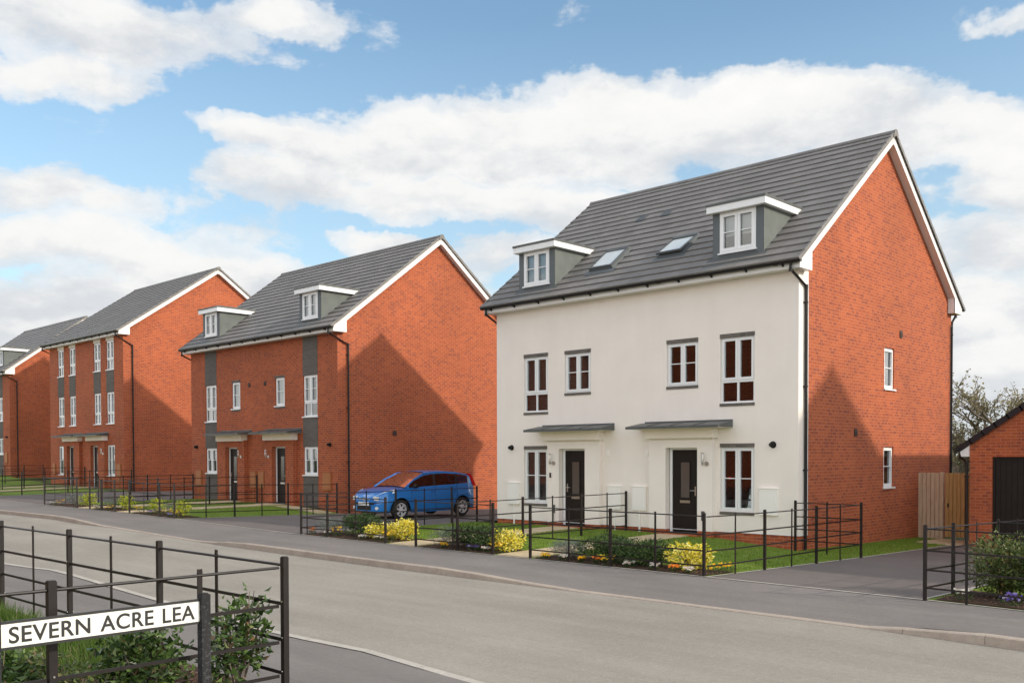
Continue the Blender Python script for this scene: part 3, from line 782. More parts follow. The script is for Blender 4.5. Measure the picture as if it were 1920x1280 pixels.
def meter(parent, f, x0, x1, z0, z1, mat, tail=None):
    s = MB(); s.mbox(f, x0, x1, z0, z1, 0, .05); s.mbox(f, x0 + .03, x1 - .03, z0 + .03, z1 - .03, .05, .058); s.mbox(f, x0 - .012, x1 + .012, z1 - .004, z1 + .016, 0, .066); s.mbox(f, x0, x1, z0 - .012, z0, 0, .06)
    s.mbox(f, x1 - .052, x1 - .038, (z0 + z1) / 2 - .02, (z0 + z1) / 2 + .02, .058, .066)
    if tail is not None:
        m_ = (x0 + x1) / 2; s.mbox(f, m_ - .02, m_ + .02, tail, z0 - .01, 0, .03)
    s.build('meter_box', mat, parent)
def round_vent(parent, f, u, z):
    s = MB(); n_ = Vector(f(0, 0, 1)) - Vector(f(0, 0, 0))
    s.disc(f(u, z, .01), n_, .078, 18, .02); s.tube([f(u, z, .0), f(u, z, .10)], .052, 14); s.tube([f(u, z, .10), f(u - .02, z - .01, .13)], [.05, .035], 14); s.build('flue_vent', M['black'], parent)
def square_vent(parent, f, u, z, mat, w=.1, h=.14):
    s = MB(); s.mbox(f, u - w / 2, u + w / 2, z - h / 2, z + h / 2, 0, .02)
    for k in range(4): s.mbox(f, u - w / 2 + .012, u + w / 2 - .012, z - h / 2 + .02 + k * .028, z - h / 2 + .034 + k * .028, .02, .03)
    s.build('air_vent', mat, parent)

def shell(parent, xl, xr, yf, yb, zb, zs, yr, zr, ze, ye, mat, holes_f, holes_g, facade=True, sp=.0):
    """brick walls: front, both gables, rear"""
    w = MB()
    slope = (zr - ze) / (yr - ye)
    top = lambda y: ze + (min(y, 2 * yr - y) - ye) * slope - .05
    if facade: wall(w, front(yf), xl, xr, zb, zs + .2, holes_f)
    # right gable
    wall(w, side(xr), yf + sp, yb, zb, zs, holes_g)
    for s_, x in ((1, xr), (-1, xl)):
        q = [(x, yf, zs), (x, yb, zs), (x, yb, top(yb)), (x, yr, top(yr)), (x, yf, top(yf))]
        w.poly(q if s_ > 0 else q[::-1])
    if sp: pass
    w.poly([(xl, yb, zb), (xl, yf, zb), (xl, yf, zs), (xl, yb, zs)])
    w.poly([(xr, yb, zb), (xl, yb, zb), (xl, yb, zs + .2), (xr, yb, zs + .2)])
    return w

# ================================================================== HOUSE 1 (white rendered)
W1, D1 = 9.3, 9.26
h1 = empty('semi_detached_house', (-4.65, 4.6, -.3), 'large cream rendered pair of houses with orange brick gable, nearest on the right', 'house')
YE, ZE, YR, ZR = -.42, 5.985, 4.63, 9.88
YB = 2 * YR - YE
slope1 = (ZR - ZE) / (YR - YE)
rline = lambda y: ZE + (y - YE) * slope1
mirror = lambda u: -9.3 - u
f0 = front(0)
WIN_R = [(-1.955, -1.065, 2.99, 4.52), (-3.455, -2.56, 3.46, 4.51), (-1.95, -1.06, .48, 1.98)]
holes = []
for a, b_, c, d in WIN_R: holes += [(a, b_, c, d), (mirror(b_), mirror(a), c, d)]
dR, dL = (-3.38, -2.48), (mirror(-2.48), mirror(-3.38))
holes_d = [(dR[0], dR[1], -1, 1.97), (dL[0], dL[1], -1, 1.97)]
GW = [(4.60, 5.22, 3.47, 4.52), (4.58, 5.20, .96, 1.99)]
w = shell(h1, -9.3, 0, .012, D1, -.6, 5.84, YR, ZR, ZE, YE, None, [], GW, facade=False)
w.build('wall', M['brick'], h1, label='orange brick gable and side walls')
w = MB(); wall(w, front(.012), -9.3, 0, -.6, -.002, [(dR[0], dR[1], -1, .1), (dL[0], dL[1], -1, .1)])
w.build('plinth', M['brick'], h1)
w = MB(); wall(w, f0, -9.3, .016, 0, 5.9, holes + [(dR[0], dR[1], -.5, 1.97), (dL[0], dL[1], -.5, 1.97)])
wall(w, side(.016), 0, .44, 0, 5.86, [])
w.poly([(.016, .44, 0), (0, .44, 0), (0, .44, 5.86), (.016, .44, 5.86)])
w.poly([(-9.3, 0, 0), (.016, 0, 0), (.016, .012, 0), (-9.3, .012, 0)])
w.build('render', M['render'], h1, label='smooth cream rendered front wall')
w = MB(); w.box(.017, .022, .432, .446, 0, 5.86); w.box(-9.3, .018, -.006, .0, -.001, .012); w.box(.002, .022, -.006, .44, -.003, .01); w.build('render_bead', M['upvc'], h1)
roof1 = roof(h1, -9.53, .23, YE, YB, ZE, YR, ZR, 'dark grey flat tiled roof in straight courses')
eaves(h1, -9.3, 0, 0, D1, 5.835, None, ZE, YE, YB, YR, ZR)
gutter(h1, -9.55, .25, -.375, 5.985)
gutter(h1, -9.55, .25, D1 + .375, 5.985)
downpipe(h1, [(.015, -.375, 5.95), (.015, -.375, 5.80), (.062, .26, 5.50)], -.30)
downpipe(h1, [(-9.36, -.375, 5.95), (-9.36, -.375, 5.80), (-9.37, .26, 5.50)], -.12)
downpipe(h1, [(.0, D1 + .36, 5.95), (.0, D1 + .36, 5.82), (.0, D1 + .06, 5.60)], -.4)
w = MB(); w.tube([(.03, D1 - .12, 5.45), (.03, D1 - .12, -.3)], .012, 6); w.tube([(.03, D1 - .12, 5.45), (.03, D1 + .02, 5.55)], .012, 6); w.build('cable_conduit', M['ventb'], h1)
for (a, b_, c, d), st, br, tr, ins, lb in ((WIN_R[0], 'two', False, 3.50, None, 'tall two-light window over two fixed lights'), (WIN_R[1], 'two', True, None, None, None), (WIN_R[2], 'two', True, None, None, None)):
    window(h1, f0, a, b_, c, d, st, br, tr, None, ins)
    window(h1, f0, mirror(b_), mirror(a), c, d, st, br, tr, None, 'slats')
for a, b_, zt, zb in ((-1.965, -1.055, 4.60, 2.99), (-3.465, -2.555, 4.59, 3.46), (-1.96, -1.055, 2.06, .475)):
    for p, q in ((a, b_), (mirror(b_), mirror(a))):
        lintel(h1, f0, p, q, zt - .088, zt); lintel(h1, f0, p, q, zb - .068, zb, .02, 'brick_sill')
for a, b_, c, d in GW:
    window(h1, side(0), a, b_, c, d, 'one', True, None, 'upvc', None, 'narrow single-light window in the brick gable')
for k, sg in ((0, 1), (1, -1)):
    T = (lambda u: u) if k == 0 else mirror
    so = lambda a, b_: tuple(sorted((T(a), T(b_))))
    px = so(-3.87, -2.07); bx = so(-3.91, -2.0); cx = so(-4.24, -1.62); dx = so(-3.38, -2.48); lf = so(-3.29, -2.57)
    porch(h1, 0, *px, *bx, *cx, -.002, 2.19, *dx, 1.97, 2.20, M['render'])
    w = MB(); wall(w, lambda u, z, d: f0(u, z, d + .145), px[0] + .01, dx[0], -.6, -.004, []); w.poly([(dx[0], .012, -.6), (dx[0], -.145, -.6), (dx[0], -.145, -.004), (dx[0], .012, -.004)]); w.build('porch_plinth', M['brick'], h1)
    w = MB(); wall(w, lambda u, z, d: f0(u, z, d + .145), dx[1], px[1] - .01, -.6, -.004, []); w.poly([(dx[1], .012, -.6), (dx[1], -.145, -.6), (dx[1], -.145, -.004), (dx[1], .012, -.004)])
    w.poly([(px[1] - .01, 0.012, -.6), (px[1] - .01, -.145, -.6), (px[1] - .01, -.145, -.004), (px[1] - .01, 0.012, -.004)][::-1]); w.build('porch_plinth', M['brick'], h1)
    w = MB(); w.box(dx[0] - .1, dx[1] + .1, -.36, -.01, -.3, -.08); w.build('doorstep', M['brick'], h1)
    door(h1, .02, lf[0], lf[1], -.06, 1.92, 'left' if k == 0 else 'right')
    wall_lamp(h1, lambda u, z, d: f0(u, z, d + .16), T(-2.26) + (0 if k == 0 else .0), 1.72)
    meter(h1, f0, *so(-.91, -.46), .45, 1.03, M['meter'], None if k == 0 else -.14); meter(h1, f0, *so(-4.47, -4.05), .43, 1.0, M['meter'], -.12)
    round_vent(h1, f0, T(-.59), 2.02); square_vent(h1, f0, T(-4.03), 1.85, M['meter'], .09, .13)
    dxx = so(-2.18, -.86)
    dormer(h1, dxx[0], dxx[1], .03, 6.31, 7.42, rline, 'half' if k == 0 else 'roller')
    w = MB(); w.mbox(lambda u, z, d: f0(u, z, d + .16), *so(-2.35, -2.27), .25, .47, 0, .03); w.tube([f0(T(-2.31), .25, .17), f0(T(-2.31), .0, .17)], .008, 6); w.build('junction_box', M['lead'], h1)
w = MB(); w.mbox(lambda u, z, d: f0(u, z, d + .16), -7.13, -7.09, 1.20, 1.33, 0, .03); w.build('doorbell', M['black'], h1)
rooflight(h1, -6.20, -5.42, .42, 1.22, rline, slope1, 0.0)
rooflight(h1, -4.08, -3.32, .50, 1.28, rline, slope1, .09)
for u, z in ((5.63, 4.94), (2.92, 2.33)): square_vent(h1, side(0), u, z, M['ventb'], .16, .18)
for x in (-6.25, -5.4):
    w = MB(); w.obox((x, 2.70, rline(2.70) + .05), (x, 2.95, rline(2.95) + .05), .3, .03, (0, -.6, .8)); w.build('roof_vent', M['lead'], h1)
# small Christmas ornaments inside the right ground floor window
w = MB(); w.tube([(-1.27, .19, .54), (-1.27, .19, 1.02)], [.13, .008], 8)
for k in range(3): w.tube([(-1.27, .19, .6 + k * .14), (-1.27, .19, .72 + k * .14)], [.12 - k * .03, .02], 9)
w.build('ornament_tree', M['chrome'], h1)
w = MB(); w.tube([(-1.74, .1, 1.20), (-1.74, .1, 1.26)], [.01, .045], 8); w.tube([(-1.74, .1, 1.26), (-1.74, .1, 1.28)], .045, 8); w.build('hanging_heart', M['redlens'], h1)
w = MB(); w.box(-1.9, -1.1, .12, .35, .50, .52); w.build('window_board', M['upvc'], h1)

# ================================================================== HOUSE 2 / 4 (brick with grey panels and dormers)
def brick_semi(X, Y0, dz, W, D, label, mat, detail=True):
    """X = right gable plane"""
    h = empty('semi_detached_house', (X - W / 2, Y0 + D / 2, dz - .3), label, 'house')
    cx = X - W / 2; mir = lambda u: 2 * cx - u; T0 = lambda u: u + X + 17.05      # coordinates noted for the house at X=-17.05
    zz = lambda z: z + dz - .12
    ye, yr, zr = Y0 - .42, Y0 + D / 2, zz(10.02); ze = zz(6.20); yb = 2 * yr - ye; sl = (zr - ze) / (yr - ye)
    line = lambda y: ze + (y - ye) * sl; zs = zz(6.05)
    fr = front(Y0)
    wins = [(-19.11, -18.24, 3.21, 4.68, 'two', 3.70), (-19.11, -18.24, 1.13, 2.14, 'two', None), (-20.93, -20.31, 3.66, 4.70, 'one', None)]
    holes = []
    for a, b_, c, d, st, tr in wins:
        a, b_ = T0(a), T0(b_); holes += [(a, b_, zz(c), zz(d)), (mir(b_), mir(a), zz(c), zz(d))]
    dz1 = (T0(-20.95), T0(-20.05)); dz2 = (mir(dz1[1]), mir(dz1[0]))
    holes += [(dz1[0], dz1[1], zz(-1), zz(2.16)), (dz2[0], dz2[1], zz(-1), zz(2.16))]
    w = shell(h, X - W, X, Y0, Y0 + D, dz - .9, zs, yr, zr, ze, ye, mat, holes, [])
    w.build('wall', mat, h)
    for s_ in (0, 1):
        T = (lambda u: T0(u)) if s_ == 0 else (lambda u: mir(T0(u)))
        so = lambda a, b_: tuple(sorted((T(a), T(b_))))
        p = so(-19.13, -18.22)
        for c, d in ((-.7, 1.12), (2.14, 3.20), (4.68, 6.05)):
            w = MB(); w.mbox(fr, p[0], p[1], zz(c), zz(d), -.03, .008); w.build('grey_panel', M['grey_brick'], h)
        for i, (a, b_, c, d, st, tr) in enumerate(wins):
            q = so(a, b_); window(h, fr, q[0], q[1], zz(c), zz(d), st, True, zz(tr) if tr else None, 'upvc', ['curtain', 'curtain', 'nets'][i])
        q = so(-20.96, -20.28); lintel(h, fr, q[0], q[1], zz(4.70), zz(4.775)); lintel(h, fr, q[0], q[1], zz(3.56), zz(3.625), .01, 'brick_sill')
        px = so(-21.45, -19.55); bx = so(-21.42, -19.5); cxx = so(-21.78, -19.22); dd = so(-20.95, -20.05); lf = so(-20.86, -20.14)
        porch(h, Y0, *px, *bx, *cxx, dz - .5, zz(2.42), *dd, zz(2.16), zz(2.40), mat)
        door(h, Y0 + .02, lf[0], lf[1], zz(.08), zz(2.10), 'left' if s_ == 0 else 'right')
        if detail:
            wall_lamp(h, lambda u, z, d: fr(u, z, d + .16), T(-21.2), zz(1.92))
            meter(h, fr, *so(-17.9, -17.43), zz(.63), zz(1.22), M['meter_b'], dz - .3); meter(h, fr, *so(-22.08, -21.68), zz(.63), zz(1.21), M['meter_b'], dz - .3)
            round_vent(h, fr, T(-17.5), zz(2.2)); square_vent(h, fr, T(-21.62), zz(4.54), M['ventb'], .14, .16)
        dd = so(-19.35, -18.03); dormer(h, dd[0], dd[1], Y0 + .03, zz(6.50), zz(7.60), line, 'roller')
    if detail: square_vent(h, side(X), Y0 + 2.5, zz(2.63), M['ventb'], .17, .17)
    roof(h, X - W - .23, X + .23, ye, yb, ze, yr, zr)
    eaves(h, X - W, X, Y0, Y0 + D, zs, None, ze, ye, yb, yr, zr)
    gutter(h, X - W - .25, X + .25, Y0 - .375, ze); gutter(h, X - W - .25, X + .25, Y0 + D + .375, ze)
    downpipe(h, [(X + .0, Y0 - .375, ze - .03), (X + .0, Y0 - .375, ze - .2), (X + .06, Y0 + .42, ze - .55)], dz - .35)
    downpipe(h, [(X - W - .06, Y0 - .375, ze - .03), (X - W - .06, Y0 - .375, ze - .2), (X - W - .07, Y0 + .3, ze - .5)], dz - .2)
    return h
brick_semi(-17.05, .05, .12, 10.25, 9.26, 'red brick pair of houses with grey panels and two dormers, behind the blue car', M['brick_b'])
brick_semi(-53.0, 1.56, .97, 10.25, 9.26, 'farthest brick house at the left edge, with a dormer cut by the frame', M['brick_b'])

# ================================================================== HOUSE 3 (three storeys)
def tall_semi(X, Y0, dz, label):
    W, D = 9.28, 10.1
    h = empty('semi_detached_house', (X - W / 2, Y0 + D / 2, dz), label, 'house')
    ye, yr, zr, ze = Y0 - .42, Y0 + D / 2, 11.68, 7.93; yb = 2 * yr - ye; zs = 7.78
    fr = front(Y0); cols = [(-44.3, -43.5), (-42.75, -41.95), (-39.62, -38.8), (-38.1, -37.24)]
    holes = []
    for a, b_ in cols: holes += [(a, b_, 6.17, 7.62), (a, b_, 3.47, 5.05)]
    gf = [(-44.3, -43.66, .85, 2.40, 'one'), (-38.1, -37.24, .85, 2.40, 'two')]
    for a, b_, c, d, s_ in gf: holes.append((a, b_, c, d))
    drs = [(-42.82, -41.92), (-39.78, -38.88)]
    for a, b_ in drs: holes.append((a, b_, -1, 2.38))
    w = shell(h, X - W, X, Y0, Y0 + D, -.7, zs, yr, zr, ze, ye, None, holes, []); w.build('wall', M['brick_b'], h)
    for a, b_ in cols:
        w = MB(); w.mbox(fr, a - .02, b_ + .02, 5.05, 6.13, -.03, .008); w.build('grey_panel', M['grey_brick'], h)
        w = MB(); w.mbox(fr, a - .02, b_ + .02, 7.62, 7.80, -.03, .01); w.build('window_head', M['render2'], h)
        window(h, fr, a, b_, 6.17, 7.62, 'two', True, 6.68, 'upvc', 'nets'); window(h, fr, a, b_, 3.47, 5.05, 'two', True, 3.98, 'upvc', 'curtain')
    for a, b_, c, d, s_ in gf: window(h, fr, a, b_, c, d, s_, True, None, 'upvc', 'curtain')
    for (a, b_), (c, d), (e, g) in zip(drs, ((-43.2, -41.15), (-40.15, -38.05)), ((-43.75, -41.05), (-40.75, -37.95))):
        porch(h, Y0, c + .06, d - .06, c, d, e, g, -.5, 2.64, a, b_, 2.38, 2.64, M['brick_b'])
        door(h, Y0 + .02, a + .09, b_ - .09, .28, 2.31, 'left'); 
    for u in (-40.95, -37.9): wall_lamp(h, lambda u_, z, d: fr(u_, z, d + (.16 if u_ > -40 else 0)), u - .35, 2.1)
    meter(h, fr, -36.95, -36.5, .85, 1.45, M['meter_b'], .1); meter(h, fr, -45.1, -44.75, .85, 1.45, M['meter_b'], .1)
    square_vent(h, side(X), Y0 + 5.5, 2.9, M['ventb'], .2, .2)
    roof(h, X - W - .23, X + .23, ye, yb, ze, yr, zr); eaves(h, X - W, X, Y0, Y0 + D, zs, None, ze, ye, yb, yr, zr)
    gutter(h, X - W - .25, X + .25, Y0 - .375, ze)
    downpipe(h, [(X, Y0 - .375, ze - .03), (X, Y0 - .375, ze - .2), (X + .06, Y0 + .45, ze - .65)], .1)
    downpipe(h, [(X - W - .06, Y0 - .375, ze - .03), (X - W - .06, Y0 - .375, ze - .2), (X - W - .07, Y0 + .3, ze - .5)], .3)
tall_semi(-36.18, 1.15, .3, 'three-storey red brick pair of houses with four columns of windows')

# ================================================================== neighbours outside the frame: one casts the shadow on the gable, two are mirrored in the windows
def plain_semi(X, Y0, W, D, zb, facing=-1, label='', eh=6.3):
    h = empty('brick_house', (X - W / 2, Y0 + D / 2, zb), label, 'house')
    ye, yr, zr, ze = Y0 - .42, Y0 + D / 2, zb + eh + 3.9, zb + eh; yb = 2 * yr - ye; zs = zb + eh - .15
    hl = [(X - W + .9 + k * 2.05, X - W + 1.8 + k * 2.05, zb + a, zb + b_) for k in range(4) for a, b_ in (((1, 2.3), (3.6, 4.9)) if facing < 0 else ((1, 2.2),)) if not (a == 1 and k == 1)]
    fr = front(Y0) if facing < 0 else (lambda u, z, d: (u, Y0 + D + d, z))
    w = shell(h, X - W, X, Y0, Y0 + D, zb - .4, zs, yr, zr, ze, ye, None, hl if facing < 0 else [], []); w.build('wall', M['brick_b'], h)
    for a, b_, c, d in hl: 
        if facing < 0: window(h, fr, a, b_, c, d, 'two', False, None, 'upvc', 'curtain')
        else: window(h, lambda u, z, dd: fr(u, z, dd + .1), a, b_, c, d, 'two', False, None, 'upvc', 'curtain')
    roof(h, X - W - .23, X + .23, ye, yb, ze, yr, zr); eaves(h, X - W, X, Y0, Y0 + D, zs, None, ze, ye, yb, yr, zr)
    return h
plain_semi(21.8, 1.33, 9.4, 9.26, -.3, -1, 'brick house outside the frame to the right of the garage, only its shadow seen')
plain_semi(-11.5, -34.5, 14, 9.26, -.1, 1, 'brick house across the road, seen only as a reflection in the front windows', 9.2)
plain_semi(-27.5, -34.5, 14, 9.26, 0, 1, 'brick house farther along the opposite side, outside the frame', 9.2)

# ================================================================== garage
g = empty('garage', (5, 8, -.4), 'red brick garage with dark roof edge and black door at the right edge', 'garage')
gx0, gx1, gy0, gy1 = 1.88, 8.1, 5.2, 11.4; gxr = (gx0 + gx1) / 2; gze, gsl = 1.93, .69; gzr = gze + (gxr - 1.60) * gsl
w = MB(); doors = [(2.40, 4.72), (5.26, 7.58)]
wall(w, front(gy0), gx0, gx1, -.8, 2.1, [(a, b_, -2, 1.73) for a, b_ in doors], .12)
w.poly([(gx0, gy0, 2.1), (gx1, gy0, 2.1), (gxr, gy0, gzr - .06)]); w.poly([(gx0, gy1, 2.1), (gx1, gy1, 2.1), (gxr, gy1, gzr - .06)][::-1])
w.poly([(gx0, gy1, -.8), (gx0, gy0, -.8), (gx0, gy0, 2.1), (gx0, gy1, 2.1)]); w.poly([(gx1, gy0, -.8), (gx1, gy1, -.8), (gx1, gy1, 2.1), (gx1, gy0, 2.1)]); w.poly([(gx1, gy1, -.8), (gx0, gy1, -.8), (gx0, gy1, 2.1), (gx1, gy1, 2.1)])
w.build('wall', M['brick'], g)
for a, b_ in doors:
    w = MB(); f = front(gy0)
    w.mbox(f, a, b_, -.45, 1.72, -.12, -.09); k = a + .06
    while k < b_ - .08: w.mbox(f, k, k + .10, -.40, 1.66, -.09, -.078); k += .125
    w.mbox(f, a, b_, 1.66, 1.72, -.09, -.06); w.mbox(f, a, a + .05, -.45, 1.66, -.09, -.06); w.mbox(f, b_ - .05, b_, -.45, 1.66, -.09, -.06)
    w.build('garage_door', M['door'], g)
w = MB(); ya, yb_ = gy0 - .08, gy1 + .08; n_ = 12
for s_, xe in ((1, 1.60), (-1, gx1 + .28)):
    L = math.hypot(gxr - xe, gzr - gze); ux, uz = (gxr - xe) / L, (gzr - gze) / L; nx, nz = -uz * s_, abs(ux)
    P = lambda q, h, y: (xe + ux * q + nx * h, y, gze + uz * q + nz * h)
    for k in range(n_):
        a, b_ = k * L / n_, min((k + 1) * L / n_ + .03, L)
        w.poly([P(a, .04, ya), P(a, .04, yb_), P(b_, .012, yb_), P(b_, .012, ya)], uv=[(ya, k * .345), (yb_, k * .345), (yb_, k * .345 + .34), (ya, k * .345 + .34)])
        w.poly([P(a, .0, ya), P(a, .0, yb_), P(a, .04, yb_), P(a, .04, ya)]); w.poly([P(a, -.10, ya), P(a, .05, ya), P(b_, .03, ya), P(b_, -.10, ya)]); w.poly([P(a, -.1, yb_), P(a, .05, yb_), P(b_, .03, yb_), P(b_, -.1, yb_)])
    w.poly([P(0, -.03, ya), P(0, -.03, yb_), P(L, -.03, yb_), P(L, -.03, ya)])
w.build('roof', simple('garage_roof_dark_tile', (0.035, 0.026, 0.028), .8, var=.1, spec=.2), g)
w = MB(); pts = [(1.66, 1.90), (1.70, 1.74), (1.88, 1.74), (1.88, 2.08)]
for y in (gy0 - .06, gy0 - .03): w.poly([(a, y, b_) for a, b_ in pts])
for i in range(4):
    (a, b_), (c, d) = pts[i], pts[(i + 1) % 4]; w.poly([(a, gy0 - .06, b_), (a, gy1, b_), (c, gy1, d), (c, gy0 - .06, d)])
w.build('box_end', M['upvc'], g)
w = MB(); w.tube([(1.60, gy0 - .1, 1.90), (1.60, gy1, 1.90)], .055, 10); w.build('gutter', M['black'], g)
downpipe(g, [(1.62, gy0 + .12, 1.88), (1.62, gy0 + .12, 1.72), (1.83, gy0 - .045, 1.60)], -.36)

# ================================================================== timber fence and gate
def boards(parent, name, x0, x1, y, z0, z1, mat, w_=.11):
    m_ = MB(); x = x0
    while x < x1 - .01:
        b_ = min(x + w_, x1); m_.box(x + .006, b_ - .006, y - random.uniform(.018, .04), y, z0, z1 + random.uniform(-.006, .006)); m_.box(b_ - .012, b_ + .012, y + .001, y + .012, z0, z1 - .01); x += w_
    return m_.build(name, mat, parent)
tf = empty('timber_fence', (.3, 6.86, -.45), 'pale weathered upright board fence panel against the brick gable', 'fence')
boards(tf, 'boards', .02, .62, 6.86, -.46, 1.31, M['timber'])
w = MB(); w.box(.60, .68, 6.80, 6.90, -.5, 1.33); w.build('post', M['timber'], tf)
tg = empty('timber_gate', (1.2, 6.86, -.45), 'golden brown boarded garden gate beside the garage wall', 'gate')
boards(tg, 'boards', .72, 1.84, 6.88, -.40, 1.30, M['timber2'], .10)
w = MB(); w.box(.72, 1.84, 6.885, 6.92, -.2, -.1); w.box(.72, 1.84, 6.885, 6.92, 1.0, 1.1); w.build('ledge', M['timber2'], tg)
w = MB(); w.tube([(.80, 6.83, .45), (.80, 6.80, .45), (.80, 6.80, .38)], .008, 6); w.box(.775, .825, 6.845, 6.85, .40, .50); w.build('latch', M['iron'], tg)

# ================================================================== estate railings
def railing(name, pts, label, h=1.05, rails=(1.0, .70, .43, .18), strong=(0,), top_round=True, zf=None, end_strong=True, bolts=True, sz=.05, sw=.012, group='black steel estate railings', nopost=()):
    """pts: list of (x,y) post positions, running in a line"""
    zf = zf or gz
    root = empty(name, (pts[0][0], pts[0][1], zf(*pts[0])), label, 'railing', group)
    d = Vector((pts[-1][0] - pts[0][0], pts[-1][1] - pts[0][1], 0)).normalized()
    nrm = Vector((-d.y, d.x, 0))
    for i, (x, y) in enumerate(pts):
        z = zf(x, y); big = (i in strong) or (end_strong and i in (0, len(pts) - 1))
        if i in nopost: continue
        p = MB()
        if big: p.obox((x, y, z - .1), (x, y, z + h), sz * .86, sz * .86, (0, 1, 0)); p.obox((x, y, z + h), (x, y, z + h + .006), sz * .7, sz * .7, (0, 1, 0))
        else:
            a = Vector((x, y, z - .1)); p.obox(a, a + Vector((0, 0, h + .09)), .010 if abs(d.x) < .5 else .036, .036 if abs(d.x) < .5 else .010, (0, 1, 0))
            p.tube([Vector((x, y, z + rails[0] + .02)) - nrm * .006, Vector((x, y, z + rails[0] + .02)) + nrm * .006], .02, 10)
        po = p.build('post', M['iron'], root)
        if bolts and big and sw > .012:
            b = MB()
            for r_ in rails[1:]: 
                for sgn in (1, -1): b.disc(Vector((x, y, z + r_ + .02)) + nrm * sgn * (sz * .43 + .004), nrm, .007, 8, .006)
            b.build('bolt', M['ironbolt'], po)
    for k, r_ in enumerate(rails):
        q = MB(); P = [Vector((x, y, zf(x, y) + r_)) for x, y in (pts[0], pts[-1])]
        P = [Vector((x, y, zf(x, y) + r_)) for x, y in pts] if len(pts) > 2 else P
        if k == 0 and top_round: q.tube(P, .0105, 8)
        else:
            for a, b_ in zip(P, P[1:]): q.obox(a, b_, .008, .025)
        q.build('rail', M['iron'], root)
    return root
def line(a, b_, n_): return [(a[0] + (b_[0] - a[0]) * i / n_, a[1] + (b_[1] - a[1]) * i / n_) for i in range(n_ + 1)]
FY = -5.95
railing('estate_railing', line((-2.51, FY), (1.40, FY), 4), 'railing along the pavement in front of the right garden of the cream house', strong=(2,))
railing('estate_railing', line((1.50, FY + .06), (1.50, -.15), 6)[1:] if False else [(1.42, FY + .05)] + [(1.5, y) for y in (-5.13, -4.13, -3.13, -2.14, -1.11, -.13)], 'railing beside the driveway running back towards the brick gable', strong=(2, 4), end_strong=True, rails=(1.0, .70, .43, .18), zf=lambda x, y: -.235 - max(0, (y + 5.95)) * .004, nopost=(0,))
railing('estate_railing', [(.02, -.13), (.75, -.13), (1.46, -.13)], 'short railing joining the cream house corner to the driveway railing', end_strong=False, zf=lambda x, y: -.26, nopost=(2,))
railing('estate_railing', line((-5.91, FY), (-3.53, FY), 2), 'short front railing between the two slab paths of the cream house', strong=())
railing('estate_railing', [(-4.65, y) for y in (-5.88, -4.91, -3.88, -2.87, -1.83, -.83, -.06)], 'railing dividing the two lawns in front of the cream house', strong=(2, 4), zf=lambda x, y: -.2 + (y + 5.9) * .006)
railing('estate_railing', line((-10.31, FY), (-6.96, FY), 4)[0:1] + [(-10.05, FY)] + line((-10.31, FY), (-6.96, FY), 3)[1:], 'front railing beside the car driveway, left of the cream house', strong=(2,))
railing('estate_railing', [(-10.33, y) for y in (-5.9, -3.9, -2.9, -1.87, -.83, .18)], 'railing between the blue car and the lawn of the cream house', strong=(2, 4), end_strong=True, nopost=(0,))
# house 2 gardens
railing('estate_railing', [(-19.97, FY), (-18.95, FY), (-17.9, FY), (-16.95, FY)], 'front railing at the right garden of the grey-panelled brick house', strong=(2,))
railing('estate_railing', [(-23.02, FY), (-22.1, FY), (-21.05, FY)], 'front railing between the two paths of the grey-panelled brick house', strong=(1,))
railing('estate_railing', [(-27.07, FY), (-26.08, FY), (-25.1, FY), (-24.1, FY)], 'front railing at the left garden of the grey-panelled brick house', strong=())
railing('estate_railing', [(-16.95, -5.9 + i * .97) for i in range(7)], 'railing along the driveway beside the right lawn of the grey-panelled brick house', strong=(2, 4), nopost=(0,))
railing('estate_railing', [(-22.15, -5.9 + i * .98) for i in range(7)], 'railing dividing the two lawns of the grey-panelled brick house', strong=(2, 4))
railing('estate_railing', [(-27.1, -5.9 + i * .98) for i in range(7)], 'railing at the far side of the left lawn of the grey-panelled brick house', strong=(2, 4), nopost=(0,))
# house 3 / 4
railing('estate_railing', [(-35.3, -5.9 + i * 1.0) for i in range(8)], 'railing at the right side of the three-storey house garden', strong=(2, 4))
railing('estate_railing', [(-40.8, -5.9 + i * 1.0) for i in range(8)], 'railing dividing the lawns of the three-storey house', strong=(2, 4))
railing('estate_railing', [(-46.5, -5.9 + i * 1.0) for i in range(8)], 'farthest railing, at the left side of the three-storey house garden', strong=(2, 4))
railing('estate_railing', [(-38.8 + i * 1.0, FY) for i in range(4)], 'front railing before the three-storey house, at the left edge', strong=())
# right bed
railing('estate_railing', [(5.0, -6.0), (5.55, -6.0), (6.42, -6.0), (7.3, -6.0), (8.2, -6.0)], 'front railing at the right edge, before the leafy shrubs', strong=(), end_strong=True)
railing('estate_railing', [(5.0, -6.0), (5.03, -5.0), (5.03, -4.0), (5.03, -3.0), (5.03, -2.0), (5.03, -1.0)], 'railing on the right side of the driveway leading back to the garage', strong=(1, 3, 5), end_strong=True, nopost=(0,))
railing('estate_railing', [(5.03, -3.0), (6.0, -3.0), (7.0, -3.0), (8.0, -3.0)], 'railing behind the leafy shrubs, in front of the garage', strong=(), nopost=(0,))
# near corner railings
NZ = lambda x, y: -.035
railing('estate_railing', [(3.9 - i * 1.0, -15.58) for i in range(11)], 'nearest railing along the near footway, behind the street name sign', strong=(2, 4, 6, 8), zf=NZ, sz=.052, sw=.02, h=1.06, rails=(1.0, .71, .44, .19))
railing('estate_railing', [(3.9, -15.63), (3.9, -16.26), (3.9, -17.25), (3.9, -18.25), (3.9, -19.2)], 'nearest railing crossing directly behind the street name sign', strong=(0, 2, 4), end_strong=False, nopost=(0,), zf=NZ, sz=.06, sw=.02, h=1.04, rails=(.985, .70, .43, .18))

